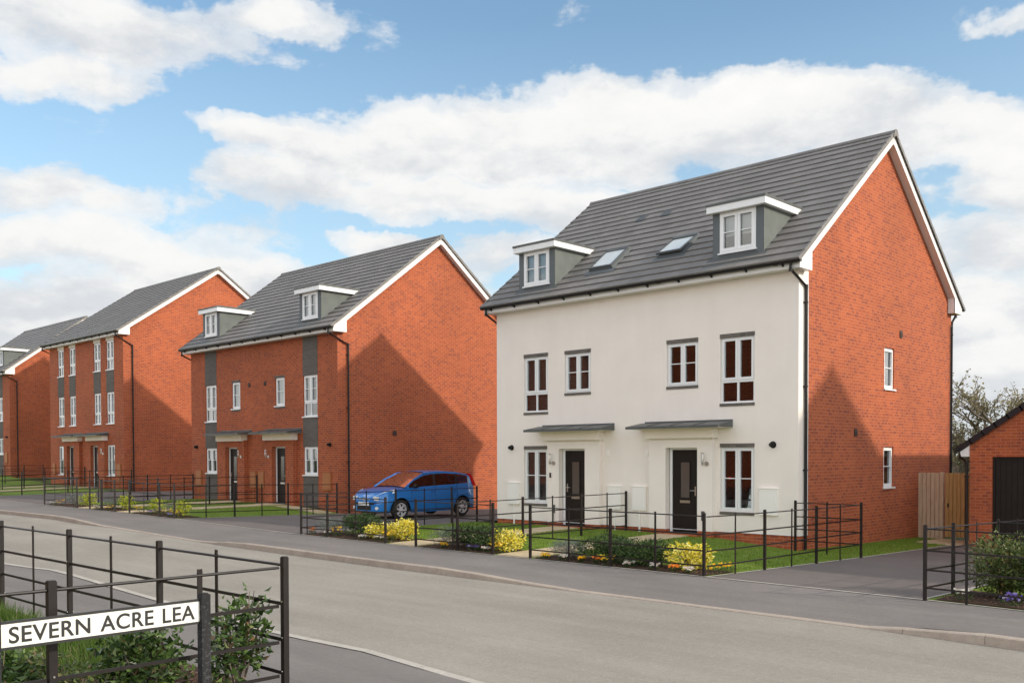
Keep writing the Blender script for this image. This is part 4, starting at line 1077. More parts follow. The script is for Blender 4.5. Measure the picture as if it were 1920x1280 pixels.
# ================================================================== street name sign
sx = 4.07; s0y, s1y = -17.60, -16.36
sgn = empty('street_name_sign', (sx, -16.95, -.05), 'white street name sign reading SEVERN ACRE LEA between two speckled posts', 'sign')
zb, zt = .665, .800
w = MB(); w.box(sx - .012, sx, s0y - .02, s1y + .006, zb - .016, zt + .016)
w.box(sx, sx + .006, s0y - .02, s1y + .006, zt + .001, zt + .016); w.box(sx, sx + .006, s0y - .02, s1y + .006, zb - .016, zb - .001)
w.build('backing_board', M['signblack'], sgn)
w = MB(); w.box(sx, sx + .003, s0y - .0, s1y + .004, zb, zt); w.build('name_plate', M['signwhite'], sgn)
for y in (s1y + .038, s0y - .038):
    w = MB(); w.box(sx - .030, sx + .032, y - .032, y + .032, -.2, zt + .045); w.mbox(lambda a, b_, c: (a, c, b_), sx - .024, sx + .022, zt + .045, zt + .052, y - .022, y + .022)
    w.build('post', M['granite'], sgn)
def glyphs(txt, bold):
    cu = bpy.data.curves.new('word', 'FONT'); cu.body = txt; cu.size = 1; cu.extrude = .01; cu.offset = bold; cu.space_word = 1.35; cu.space_character = 1.06
    to = bpy.data.objects.new('tmp', cu); COL.objects.link(to)
    dg = bpy.context.evaluated_depsgraph_get(); me = bpy.data.meshes.new_from_object(to.evaluated_get(dg))
    COL.objects.unlink(to); bpy.data.objects.remove(to); return me
def lettering(words, parent, y0, y1, z0, z1, x, bold):
    ms_ = [glyphs(w_, bold) for w_ in words]; ex = []
    for me in ms_: vs = [v.co.x for v in me.vertices]; ex.append((min(vs), max(vs)))
    zs_ = [v.co.y for me in ms_ for v in me.vertices]; b0, b1 = min(zs_), max(zs_); gap = .46
    tot = sum(b - a for a, b in ex) + gap * (len(words) - 1); k = (y1 - y0) / tot; cur = 0; L = wloc(parent)
    for me, (a, b) in zip(ms_, ex):
        for v in me.vertices: v.co = Vector((x + v.co.z * .1, y0 + (v.co.x - a + cur) * k, z0 + (v.co.y - b0) / (b1 - b0) * (z1 - z0))) - L
        cur += b - a + gap; me.materials.clear(); me.materials.append(M['signblack'])
        o = bpy.data.objects.new('lettering', me); COL.objects.link(o); o.parent = parent
lettering(['SEVERN', 'ACRE', 'LEA'], sgn, s0y + .045, s1y - .03, zb + .018, zt - .018, sx + .0045, .016)

# ================================================================== plants
def leaf(mb, p, s_, asp, tilt, r_, nrm=None, fold=.25):
    a = random.uniform(0, 6.28)
    u = Vector((math.cos(a), math.sin(a), random.uniform(-tilt, tilt))).normalized()
    if nrm is not None:
        u = (u + nrm * .7).normalized()
    v = u.cross(Vector((random.gauss(0, .5), random.gauss(0, .5), 1))).normalized() * (s_ * asp)
    n_ = u.cross(v).normalized() * (s_ * fold); t = p + u * s_
    mb.poly([p, p + u * s_ * .45 + v + n_, t, p + u * s_ * .45 - v + n_], uv=[(r_, 0)] * 4)

def shrub(name, c, rx, ry, h, n_, ls, mat, label, cat, group=None, asp=.35, shell_=.55, stems=8, stemmat=None, lumps=5, tilt=.6, topbias=0.0):
    """foliage as thousands of small leaves spread on twigs through several lobes"""
    root = empty(name, c, label, cat, group); c = Vector(c)
    if c.y > -10 and c.x < 4:
        if name == 'golden_shrub': rx *= .88; ry *= .95; h *= 1.02; lumps = 7
        else: rx *= 1.22; ry *= 1.2; h *= 1.22; n_ = int(n_ * 1.25)
    lob = [(Vector((c.x + random.uniform(-.5, .5) * rx, c.y + random.uniform(-.5, .5) * ry, c.z + h * random.uniform(.38, .66))), random.uniform(.5, .72)) for _ in range(lumps)]
    lob.append((Vector((c.x, c.y, c.z + h * .45)), .8))
    mb = MB()
    for _ in range(n_):
        q, k = random.choice(lob)
        d = Vector((random.gauss(0, 1), random.gauss(0, 1), random.gauss(0, 1))).normalized()
        rr = random.uniform(shell_, 1.0) ** .6 * (1 + .42 * mnoise.noise(d * 2.8 + q * 5) + (.30 * random.random() if random.random() < .12 else 0))
        p = q + Vector((d.x * rx, d.y * ry, d.z * h * .55)) * k * rr
        if p.z < c.z + .02: p.z = c.z + random.uniform(.02, .08)
        leaf(mb, p, ls * random.uniform(.6, 1.25), asp, tilt, min(1, max(0, random.gauss(.5, .27))), d)
    mb.build('foliage', mat, root)
    st = MB()
    for _ in range(stems):
        q, k = random.choice(lob); e = q + Vector((random.uniform(-.5, .5) * rx, random.uniform(-.5, .5) * ry, random.uniform(.1, .5) * h)) * .7
        b = Vector((c.x + random.uniform(-.15, .15) * rx, c.y + random.uniform(-.15, .15) * ry, c.z - .02))
        st.tube([b, b.lerp(e, .5) + Vector((random.uniform(-.03, .03), random.uniform(-.03, .03), .03)), e], [.008, .006, .003], 5)
    st.build('stems', stemmat or M['bark'], root)
    return root
F = {}
F['dark'] = leaf_mat('dark_green_leaf', [(0, (.018, .036, .010)), (.5, (.042, .080, .018)), (1, (.11, .165, .045))], .45)
F['grey'] = leaf_mat('lavender_grey_leaf', [(0, (.08, .10, .08)), (.5, (.18, .21, .18)), (1, (.34, .37, .34))], .8)
F['yellow'] = leaf_mat('yellow_variegated_leaf', [(0, (.10, .16, .015)), (.16, (.22, .27, .02)), (.22, (.70, .58, .04)), (.55, (.88, .74, .06)), (1, (.92, .88, .42))], .5, .3)
F['lime'] = leaf_mat('lime_leaf', [(0, (.14, .22, .01)), (.5, (.40, .46, .02)), (1, (.70, .64, .05))], .5, .3)
F['elae'] = leaf_mat('olive_green_glossy_leaf', [(0, (.025, .05, .014)), (.4, (.055, .10, .024)), (.8, (.12, .19, .04)), (.96, (.21, .26, .10)), (1, (.20, .12, .06))], .28, .2)
F['vib'] = leaf_mat('mid_green_narrow_leaf', [(0, (.05, .075, .018)), (.5, (.11, .15, .04)), (.85, (.20, .23, .08)), (1, (.30, .17, .08))], .4, .25)
F['petal_y'] = leaf_mat('yellow_petal', [(0, (.85, .42, .005)), (1, (.95, .62, .01))], .5, .3)
F['petal_o'] = leaf_mat('orange_petal', [(0, (.75, .16, .02)), (1, (.85, .30, .02))], .5, .3)
F['petal_v'] = leaf_mat('violet_petal', [(0, (.10, .06, .36)), (.6, (.24, .16, .5)), (1, (.72, .68, .75))], .5, .3)
F['petal_w'] = leaf_mat('white_petal', [(0, (.55, .5, .42)), (.6, (.78, .74, .66)), (1, (.82, .55, .45))], .5, .3)
F['autumn'] = leaf_mat('sparse_autumn_leaf', [(0, (.12, .095, .055)), (.5, (.22, .19, .09)), (1, (.36, .31, .15))], .7, .3)
F['hedge'] = leaf_mat('hedge_leaf', [(0, (.03, .035, .015)), (.6, (.07, .075, .03)), (1, (.14, .12, .06))], .7, .2)

def pansy(c, kind, label, r_=.10, h=.10, group='bedding flowers in the front beds'):
    c = Vector(c); root = empty('flower', c, label, 'flower', group)
    g = MB()
    for _ in range(110):
        a = random.uniform(0, 6.28); q = math.sqrt(random.random()) * r_
        leaf(g, c + Vector((math.cos(a) * q, math.sin(a) * q, random.uniform(0, h * .7))), .03, .4, .6, random.random())
    g.build('leaves', F['dark'], root)
    p = MB()
    for _ in range(26):
        a = random.uniform(0, 6.28); q = math.sqrt(random.random()) * r_ * 1.05; o = c + Vector((math.cos(a) * q, math.sin(a) * q, h * random.uniform(.65, 1.15)))
        n_ = Vector((random.gauss(0, .4), -.5 + random.gauss(0, .4), .7)).normalized(); u = n_.orthogonal().normalized(); v = n_.cross(u); s_ = random.uniform(.020, .034); rr = random.random()
        for k in range(5):
            t = k * 1.2566; e = u * math.cos(t) + v * math.sin(t); g_ = u * math.cos(t + .9) + v * math.sin(t + .9); l_ = u * math.cos(t - .9) + v * math.sin(t - .9)
            p.poly([o, o + l_ * s_ * .55, o + e * s_ + n_ * .003, o + g_ * s_ * .55], uv=[(min(1, rr * .8 + random.random() * .2), 0)] * 4)
    p.build('petals', F[kind], root)

def bed_z(x, y): return gz(x, y) + .02
SG = 'shrubs in the front garden beds'
# right garden of cream house
shrub('lavender_bush', (-1.85, -5.45, bed_z(-1.85, -5.45)), .50, .34, .36, 2600, .045, F['grey'], 'grey-green lavender clump at the left end of the rightmost cream house bed', 'shrub', SG, asp=.12, tilt=1.4)
shrub('evergreen_shrub', (-1.0, -5.35, bed_z(-1, -5.35)), .52, .40, .42, 3200, .046, F['dark'], 'low dark evergreen beside the lavender in the rightmost cream house bed', 'shrub', SG)
shrub('evergreen_shrub', (-.15, -5.35, bed_z(-.15, -5.35)), .55, .42, .40, 3200, .046, F['dark'], 'low dark evergreen touching the yellow shrub in the rightmost cream house bed', 'shrub', SG)
shrub('golden_shrub', (.68, -5.35, bed_z(.68, -5.35)), .48, .42, .46, 1500, .062, F['yellow'], 'bright yellow leaved shrub nearest the driveway corner of the cream house', 'shrub', SG, asp=.3)
# middle bed
shrub('lavender_bush', (-5.35, -5.4, bed_z(-5.35, -5.4)), .38, .34, .40, 2200, .045, F['grey'], 'grey-green lavender clump just right of the left slab path', 'shrub', SG, asp=.12, tilt=1.4)
shrub('evergreen_shrub', (-4.55, -5.3, bed_z(-4.55, -5.3)), .62, .42, .46, 3800, .046, F['dark'], 'rounded dark evergreen in the bed between the two slab paths', 'shrub', SG)
shrub('golden_shrub', (-3.72, -5.3, bed_z(-3.72, -5.3)), .42, .40, .44, 1300, .062, F['yellow'], 'bright yellow leaved shrub between the two slab paths', 'shrub', SG, asp=.3)
# left bed
shrub('lavender_bush', (-9.75, -5.35, bed_z(-9.75, -5.35)), .42, .34, .36, 1800, .045, F['grey'], 'grey-green lavender clump next to the car driveway', 'shrub', SG, asp=.12, tilt=1.4)
shrub('evergreen_shrub', (-8.75, -5.3, bed_z(-8.75, -5.3)), .62, .40, .45, 3000, .046, F['dark'], 'dark evergreen in the bed beside the car driveway', 'shrub', SG)
shrub('golden_shrub', (-7.8, -5.35, bed_z(-7.8, -5.35)), .40, .36, .40, 1200, .062, F['yellow'], 'bright yellow leaved shrub in the bed beside the car driveway, the left of two', 'shrub', SG, asp=.3)
shrub('golden_shrub', (-7.1, -5.2, bed_z(-7.1, -5.2)), .40, .38, .48, 1300, .062, F['yellow'], 'bright yellow leaved shrub left of the left slab path, the taller of two', 'shrub', SG, asp=.3)
# house 2 beds
for x, k, lb in ((-17.75, 'lime', 'lime green shrub at the corner of the grey-panelled house garden'), (-19.2, 'lime', 'lime green shrub just left of the corner bed at the grey-panelled house'), (-21.5, 'lime', 'lime green shrub between the paths of the grey-panelled house'), (-24.6, 'lime', 'lime green shrub at the left path of the grey-panelled house')):
    shrub('lime_shrub', (x, -5.35, bed_z(x, -5.35)), .25, .26, .42, 420, .06, F[k], lb, 'shrub', SG)
for x, lb in ((-18.5, 'grey lavender clump in the corner bed of the grey-panelled house'), (-22.5, 'grey lavender clump between the paths of the grey-panelled house'), (-25.6, 'grey lavender clump in the far bed of the grey-panelled house')):
    shrub('lavender_bush', (x, -5.35, bed_z(x, -5.35)), .40, .32, .36, 900, .05, F['grey'], lb, 'shrub', SG, asp=.14, tilt=1.4)
shrub('evergreen_shrub', (-37.2, -5.0, bed_z(-37.2, -5.0)), .7, .6, .7, 1500, .07, F['elae'], 'dark leafy shrub at the far left edge before the three-storey house', 'shrub', SG)
PAN = [(-1.35, 'petal_y', 'tiny yellow pansy clump between white and orange ones in the rightmost cream house bed', .07, .09), (-2.25, 'petal_y', 'small yellow pansy clump at the left end of the rightmost cream house bed', .09, .09), (-1.78, 'petal_w', 'small white pansy clump in front of the lavender in the rightmost cream house bed', .12, .11),
       (-1.0, 'petal_o', 'orange pansy clump in the middle of the rightmost cream house bed', .08, .12), (-.72, 'petal_y', 'yellow pansy clump beside the orange ones in the rightmost cream house bed', .14, .15),
       (-.25, 'petal_w', 'white pansy clump under the dark evergreen in the rightmost cream house bed', .10, .09), (.30, 'petal_w', 'pale pansy clump left of the yellow shrub in the rightmost cream house bed', .10, .10),
       (.72, 'petal_o', 'orange pansy clump in front of the rightmost yellow shrub', .10, .11), (1.02, 'petal_w', 'pinkish white pansy clump close to the driveway corner post', .09, .09)]
for x, k, lb, r_, h in PAN: pansy((x, -5.80, bed_z(x, -5.8)), k, lb, r_, h)
pansy((1.25, -5.35, bed_z(1.25, -5.35)), 'petal_y', 'long low yellow flower clump at the driveway corner of the cream house', .20, .13)
pansy((1.22, -4.95, bed_z(1.22, -4.95)), 'petal_y', 'yellow flower clump spilling onto the lawn edge by the driveway railing', .16, .12)
for x, k, lb, r_, h in [(-5.2, 'petal_y', 'small yellow pansy clump below the middle bed lavender', .09, .10), (-4.3, 'petal_v', 'pale violet pansy clump in the middle bed', .15, .12), (-3.95, 'petal_w', 'white pansy clump in the middle bed', .10, .10), (-3.62, 'petal_y', 'deep yellow flower clump at the right end of the middle bed', .13, .2),
    (-10.12, 'petal_o', 'orange pansy clump at the car driveway corner', .10, .14), (-9.5, 'petal_w', 'white pansy clump near the car driveway corner', .11, .12), (-9.1, 'petal_y', 'yellow flower clump in the bed beside the car driveway', .13, .2), (-8.05, 'petal_w', 'pale pansy clump left of the yellow shrubs by the car driveway', .10, .10), (-7.45, 'petal_w', 'white pansy clump below the two yellow shrubs', .13, .12), (-7.08, 'petal_y', 'deep yellow flower clump under the taller yellow shrub', .15, .22),
    (-17.2, 'petal_y', 'large yellow flower clump at the corner of the grey-panelled house garden', .22, .2), (-18.1, 'petal_y', 'yellow flower clump in the corner bed of the grey-panelled house', .2, .18), (-17.6, 'petal_v', 'violet pansy clump in the corner bed of the grey-panelled house', .12, .1), (-19.7, 'petal_y', 'yellow flower clump at the right path of the grey-panelled house', .16, .2), (-18.9, 'petal_v', 'pale violet pansy clump by the right path of the grey-panelled house', .16, .12), (-21.9, 'petal_y', 'yellow flower clump between the paths of the grey-panelled house', .14, .14), (-22.8, 'petal_w', 'white pansy clump between the paths of the grey-panelled house', .15, .12), (-26.0, 'petal_y', 'yellow flower clump in the far bed of the grey-panelled house', .18, .18), (-26.7, 'petal_w', 'white pansy clump at the far corner of the grey-panelled house garden', .15, .12)]:
    pansy((x, -5.75, bed_z(x, -5.75)), k, lb, r_, h)
# right bed
shrub('leafy_shrub', (5.62, -4.80, bed_z(5.55, -4.9)), .60, .52, .95, 4200, .075, F['vib'], 'tall narrow-leaved green shrub behind the right-hand railing', 'shrub', SG, asp=.2, tilt=.9, lumps=7, stems=14)
shrub('leafy_shrub', (6.5, -4.9, bed_z(6.5, -4.8)), .62, .55, .95, 4200, .075, F['vib'], 'tall green shrub at the right edge of the picture', 'shrub', SG, asp=.2, tilt=.9, lumps=7, stems=14)
pansy((5.42, -5.72, bed_z(5.42, -5.72)), 'petal_w', 'white and orange pansy clump at the right driveway corner', .13, .14)
pansy((6.02, -5.72, bed_z(6.02, -5.72)), 'petal_v', 'blue violet pansy clump under the right-hand railing', .15, .15)
pansy((6.86, -5.70, bed_z(6.86, -5.70)), 'petal_o', 'orange pansy clump at the right edge of the picture', .12, .15)
# near shrubs
NG = 'shrubs behind the street name sign'
shrub('glossy_shrub', (3.58, -15.78, -.05), .26, .24, .84, 760, .068, F['elae'], 'upright glossy green shrub right of the street name sign post', 'shrub', NG, asp=.30, tilt=.9, lumps=8, stems=14, shell_=.2)
shrub('glossy_shrub', (3.40, -16.40, -.05), .34, .32, .70, 1300, .068, F['elae'], 'broad glossy green shrub below the right half of the street name sign', 'shrub', NG, asp=.30, tilt=.9, lumps=7, stems=14, shell_=.3)
shrub('glossy_shrub', (3.10, -17.35, -.05), .36, .34, .55, 1100, .068, F['elae'], 'glossy green shrub below the left half of the street name sign', 'shrub', NG, asp=.30, tilt=.9, lumps=6, stems=12, shell_=.3)
shrub('glossy_shrub', (3.30, -16.92, -.05), .30, .30, .50, 1100, .05, F['vib'], 'fine-leaved green clump below the middle of the street name sign', 'shrub', NG, asp=.25, tilt=1.2, lumps=5, stems=12, shell_=.3)

# ================================================================== trees behind the garage
def tree(c, H, label, mat, nleaf=9, spread=.8, seed=1, ls=.11):
    rnd = random.Random(seed); root = empty('tree', c, label, 'tree', 'trees behind the garage'); c = Vector(c)
    tb = MB(); lf = MB()
    def grow(p, d, L, r_, lvl):
        n_ = 4; pts = [p]; q = p.copy(); dd = d.copy()
        for i in range(n_):
            dd = (dd + Vector((rnd.gauss(0, .16), rnd.gauss(0, .16), rnd.gauss(.05, .1)))).normalized(); q = q + dd * L / n_; pts.append(q.copy())
        tb.tube(pts, [r_ * (1 - .55 * i / n_) for i in range(n_ + 1)], 5 if lvl < 3 else 3, caps=False)
        if lvl >= 4:
            for _ in range(nleaf):
                b_ = pts[rnd.randint(1, n_)] + Vector((rnd.gauss(0, .1), rnd.gauss(0, .1), rnd.gauss(0, .1)))
                u = Vector((rnd.gauss(0, 1), rnd.gauss(0, 1), rnd.gauss(0, .6))).normalized(); v = u.orthogonal().normalized() * .5; s_ = ls * rnd.uniform(.6, 1.3)
                rr = min(1, max(0, rnd.gauss(.5, .28))); lf.poly([b_, b_ + (u * .5 + v) * s_, b_ + u * s_, b_ + (u * .5 - v) * s_], uv=[(rr, 0)] * 4)
            return
        for _ in range(4 if lvl < 3 else 5):
            t = rnd.uniform(.35, 1); b_ = pts[min(n_, int(t * n_) + 0)]; a = rnd.uniform(0, 6.28)
            nd = (dd + Vector((math.cos(a), math.sin(a), rnd.uniform(-.1, .5))) * spread).normalized(); grow(b_, nd, L * rnd.uniform(.55, .75), r_ * .52, lvl + 1)
    grow(c, Vector((0, 0, 1)), H * .36, H * .022, 0)
    tb.build('trunk', M['bark'], root); lf.build('crown', mat, root)
TP = [((-7.6, 33.0, -1), 9.6, 'thin-leaved autumn tree rising between the cream house and the garage', 11), ((-5.6, 32.0, -1), 11.5, 'tallest half bare autumn tree behind the garage roof', 23), ((-3.6, 33.5, -1), 10.5, 'half bare autumn tree at the right edge behind the garage roof', 31), ((-9.4, 36, -1), 8.6, 'low bushy autumn tree seen just right of the cream house gable', 57), ((-5.4, 37, -1), 10.6, 'olive green autumn tree farther back behind the garage', 41)]
for p, H, lb, sd in TP: tree(p, H, lb, F['autumn'], seed=sd)
root = empty('hedge', (-2, 36, -.6), 'dark brownish hedge seen low between the cream house and the garage', 'hedge')
mb = MB()
for _ in range(9000):
    x_ = random.uniform(-14, 10); p = Vector((x_, 37 + random.uniform(-1, 1), -.8 + random.random() ** .8 * (3.3 + .5 * math.sin(x_ * 1.7) + .3 * math.sin(x_ * 4.1)))); leaf(mb, p, random.uniform(.10, .2), .45, .9, random.random())
mb.build('foliage', F['hedge'], root)

# ================================================================== car (blue compact MPV), nose towards the road (-Y)
def build_car(cx, cy, cz, ang):
    root = empty('parked_car', (cx, cy, cz), 'blue five-door hatchback parked on the driveway beside the brick gable', 'car')
    R_ = Matrix.Rotation(ang, 4, 'Z')
    def T(p): q = R_ @ Vector(p); return (q.x + cx, q.y + cy, q.z + cz)
    # local: x forward(0 = front axle), y left, z up.   wheelbase 2.60
    L0, L1 = .76, -3.30       # nose, tail
    sill = .20; rw = .345
    top = [(.78, .55), (.74, .66), (.66, .76), (.45, .90), (.10, .985), (-.22, 1.04), (-3.0, 1.06), (-3.26, 1.0), (-3.32, .7)]
    belt = lambda x: lerp_tab(sorted([(.78, .62), (.66, .74), (.45, .86), (.10, .935), (-.22, .955), (-1.2, .985), (-2.2, 1.02), (-3.0, 1.07), (-3.2, 1.02), (-3.34, .72)]), x)
    halfw = lambda x: lerp_tab(sorted([(.80, .30), (.76, .50), (.66, .66), (.45, .775), (.1, .84), (-.5, .85), (-2.4, .85), (-2.9, .82), (-3.2, .74), (-3.32, .60)]), x)
    xs_ = sorted({round(.79 - i * .055, 4) for i in range(76)} | {.79, -3.33}); xs_ = [x for x in xs_ if -3.34 <= x <= .80]
    def low(x):
        z = sill + (.06 if x > .55 or x < -3.0 else 0)
        for ax in (0, -2.6):
            d = abs(x - ax)
            if d < rw + .03: z = max(z, .305 + math.sqrt(max(0, (rw + .03) ** 2 - d * d)) * .98 - .0)
        return z
    body = MB()
    def prof(x):
        zb_, hb, hw = low(x), belt(x), halfw(x); out = []
        for t in (0, .12, .3, .5, .7, .86, 1):
            z = zb_ + (hb - zb_) * t
            zz_ = (z - sill) / max(.01, hb - sill)
            w_ = hw * (1 - .05 * (1 - min(1, zz_ * 4)) ** 2 - .075 * max(0, zz_ - .55) ** 1.5 * 2) + .012 * math.exp(-((zz_ - .62) / .05) ** 2)
            out.append((w_, z))
        return out
    for sgn in (1, -1):
        for a, b_ in zip(xs_, xs_[1:]):
            pa, pb = prof(a), prof(b_)
            for k in range(6):
                q = [T((a, sgn * pa[k][0], pa[k][1])), T((b_, sgn * pb[k][0], pb[k][1])), T((b_, sgn * pb[k + 1][0], pb[k + 1][1])), T((a, sgn * pa[k + 1][0], pa[k + 1][1]))]
                body.poly(q if sgn < 0 else q[::-1], smooth=True)
    # bonnet / shoulder deck
    for a, b_ in zip(xs_, xs_[1:]):
        pa, pb = prof(a), prof(b_)
        n_ = 8
        for k in range(n_):
            t0, t1 = -1 + 2 * k / n_, -1 + 2 * (k + 1) / n_
            cr = lambda x, t, p: T((x, p[-1][0] * t, p[-1][1] + (.055 * (1 - t * t) if x > -.3 else .0)))
            if b_ <= -.25 and a > -3.05: continue
            body.poly([cr(a, t0, pa), cr(b_, t0, pb), cr(b_, t1, pb), cr(a, t1, pa)], smooth=True)
    # nose and tail faces
    for x, rv in ((xs_[-1], False), (xs_[0], True)):
        p = prof(x)
        for k in range(6):
            q = [T((x, -p[k][0], p[k][1])), T((x, p[k][0], p[k][1])), T((x, p[k + 1][0], p[k + 1][1])), T((x, -p[k + 1][0], p[k + 1][1]))]
            body.poly(q if not rv else q[::-1], smooth=True)
    # greenhouse: pillars and roof as a loft
    roofz = lambda x: lerp_tab(sorted([(-.22, .985), (-.62, 1.22), (-1.02, 1.39), (-1.35, 1.45), (-1.9, 1.465), (-2.5, 1.43), (-2.95, 1.35), (-3.08, 1.27), (-3.22, 1.06)]), x)
    gx = [-.22, -.42, -.62, -.82, -1.02, -1.18, -1.35, -1.6, -1.9, -2.2, -2.5, -2.75, -2.95, -3.05, -3.14, -3.20]
    def side_pt(x, t):
        zb_, zr_ = belt(x) - .005, roofz(x); wb = prof(x)[-1][0] - .008; wt = min(wb, .60 + .02)
        z = zb_ + (zr_ - zb_) * t; w_ = wb + (wt - wb) * ((z - .95) / .55 if z > .95 else 0)
        return w_, z
    for sgn in (1, -1):
        for a, b_ in zip(gx, gx[1:]):
            for t0, t1 in ((0, .06), (.86, 1)):
                p = [side_pt(a, t0), side_pt(b_, t0), side_pt(b_, t1), side_pt(a, t1)]
                body.poly([T((a, sgn * p[0][0], p[0][1])), T((b_, sgn * p[1][0], p[1][1])), T((b_, sgn * p[2][0], p[2][1])), T((a, sgn * p[3][0], p[3][1]))], smooth=True)
        for a, b_ in ((-.24, -.36), (-3.0, -3.2)):
            p = [side_pt(a, 0), side_pt(b_, 0), side_pt(b_, 1), side_pt(a, 1)]
            body.poly([T((a, sgn * p[0][0], p[0][1])), T((b_, sgn * p[1][0], p[1][1])), T((b_, sgn * p[2][0], p[2][1])), T((a, sgn * p[3][0], p[3][1]))])
    for a, b_ in zip(gx, gx[1:]):
        if a > -1.05 or b_ < -3.04: continue
        wa, wb = side_pt(a, 1), side_pt(b_, 1)
        for k in range(6):
            t0, t1 = -1 + k / 3, -1 + (k + 1) / 3
            cr = lambda x, t, w_: T((x, w_[0] * t, w_[1] + .045 * (1 - t * t)))
            body.poly([cr(a, t0, wa), cr(b_, t0, wb), cr(b_, t1, wb), cr(a, t1, wa)], smooth=True)
    bo = body.build('body', M['paint'], root)
    # A pillars
    ap = MB()
    for sgn in (1, -1):
        p = [side_pt(x, 1) for x in (-.22, -.62, -1.02, -1.2)]
        ap.tube([T((x, sgn * q[0], q[1])) for x, q in zip((-.22, -.62, -1.02, -1.2), p)], .028, 6)
    ap.build('pillar', M['paint'], root)
    # glass
    for sgn in (1, -1):
        gl = MB()
        for a, b_ in zip(gx, gx[1:]):
            if b_ < -3.06: continue
            p = [side_pt(a, .06), side_pt(b_, .06), side_pt(b_, .86), side_pt(a, .86)]
            gl.poly([T((a, sgn * (p[0][0] - .006), p[0][1])), T((b_, sgn * (p[1][0] - .006), p[1][1])), T((b_, sgn * (p[2][0] - .006), p[2][1])), T((a, sgn * (p[3][0] - .006), p[3][1]))], smooth=True)
        gl.build('side_window', M['glass_dk'], root)
    ws = MB()
    for a, b_ in zip((-.22, -.42, -.62, -.82, -1.02), (-.42, -.62, -.82, -1.02, -1.1)):
        wa, wb = side_pt(a, 1), side_pt(b_, 1)
        for k in range(6):
            t0, t1 = -1 + k / 3, -1 + (k + 1) / 3; cr = lambda x, t, w_: T((x + .05 * (1 - t * t), w_[0] * t, w_[1] + .05 * (1 - t * t)))
            ws.poly([cr(a, t0, wa), cr(b_, t0, wb), cr(b_, t1, wb), cr(a, t1, wa)], smooth=True)
    ws.build('windscreen', M['glass_dk'], root)
    rw_ = MB(); a, b_ = side_pt(-3.04, 1), side_pt(-3.2, 1)
    rw_.poly([T((-3.05, -a[0] + .05, a[1] - .01)), T((-3.05, a[0] - .05, a[1] - .01)), T((-3.21, b_[0] - .05, b_[1])), T((-3.21, -b_[0] + .05, b_[1]))]); rw_.build('rear_window', M['glass_dk'], root)
    # door pillars and seams
    for sgn in (1, -1):
        pl = MB()
        for x, w_ in ((-1.42, .07), (-2.38, .05)):
            p0, p1 = side_pt(x, .05), side_pt(x - .06, .87); pl.obox(T((x, sgn * (p0[0] + .0), p0[1])), T((x - .06, sgn * (p1[0] + .0), p1[1])), w_, .012, T((0, sgn, 0)) if False else (0, 0, 1))
        for x in (-.42, -1.42, -2.36):
            pts = [T((x + (.05 if x == -2.36 and k < 2 else 0), sgn * (prof(x)[k][0] + .003), prof(x)[k][1])) for k in range(7)]
            pl.tube(pts, .004, 4)
        pl.tube([T((x, sgn * (prof(x)[1][0] + .002), prof(x)[1][1])) for x in (-.42, -.9, -1.42, -1.9, -2.1)], .006, 4)
        pl.build('door_seam', M['black'], root)
    for sgn in (1, -1):
        for x in (-1.22, -2.18):
            h = MB(); h.obox(T((x, sgn * .845, .86)), T((x - .17, sgn * .845, .865)), .03, .028); h.build('door_handle', M['paint'], root)
        mm = MB(); mm.tube([T((-.50, sgn * .84, .98)), T((-.50, sgn * .93, 1.02)), T((-.50, sgn * 1.02, 1.02))], [.03, .07, .06], 8); mm.build('door_mirror', M['black'], root)
        tl = MB()
        tl.mbox(lambda a, b_, c: T((a + (b_ - 1.0) * .36, sgn * (c - (b_ - 1.0) * .26), b_)), -3.30, -3.17, .98, 1.38, .58, .735); tl.build('tail_light', M['redlens'], root)
        hl = MB()
        for t0, t1 in zip([i / 6 for i in range(6)], [(i + 1) / 6 for i in range(6)]):
            def hp(t, up):
                x = .70 - .50 * t; p = prof(x); w_ = p[-1][0]; y = w_ - .16 * (1 - t) + .006; z = p[-1][1] + (.018 if up else -.20 + .13 * t)
                if not up: y = p[4][0] + .012 - .1 * (1 - t)
                return T((x + .015, sgn * y, z))
            hl.poly([hp(t0, False), hp(t1, False), hp(t1, True), hp(t0, True)], smooth=True)
        hl.mbox(lambda a, b_, c: T((a, sgn * c, b_)), .60, .755, .60, .72, .40, .60)
        hl.build('headlight', M['lens'], root)
        fg = MB(); fg.disc(T((.735, sgn * .56, .36)), R_ @ Vector((1, sgn * .3, 0)), .05, 12, .05); fg.build('fog_light', M['lens'], root)
    gr = MB(); gr.mbox(lambda a, b_, c: T((a, c, b_)), .72, .795, .30, .44, -.34, .34); gr.mbox(lambda a, b_, c: T((a, c, b_)), .70, .79, .47, .53, -.45, .45); gr.build('grille', M['black'], root)
    gr = MB(); gr.mbox(lambda a, b_, c: T((a, c, b_)), .70, .785, .62, .66, -.28, .28); gr.disc(T((.79, 0, .64)), R_ @ Vector((1, 0, 0)), .055, 14, .015); gr.build('badge_bar', M['chrome'], root)
    np_ = MB(); np_.mbox(lambda a, b_, c: T((a, c, b_)), .80, .812, .44, .55, -.26, .26); np_.build('number_plate', M['plate'], root)
    # interior
    st = MB()
    for x in (-1.05, -2.0):
        for y in (.36, -.36):
            st.mbox(lambda a, b_, c: T((a, c, b_)), x - .5, x, .35, .62, y - .24, y + .24); st.mbox(lambda a, b_, c: T((a - (b_ - .6) * .2, c, b_)), x - .55, x - .42, .6, 1.12, y - .22, y + .22); st.mbox(lambda a, b_, c: T((a, c, b_)), x - .66, x - .56, 1.15, 1.32, y - .12, y + .12)
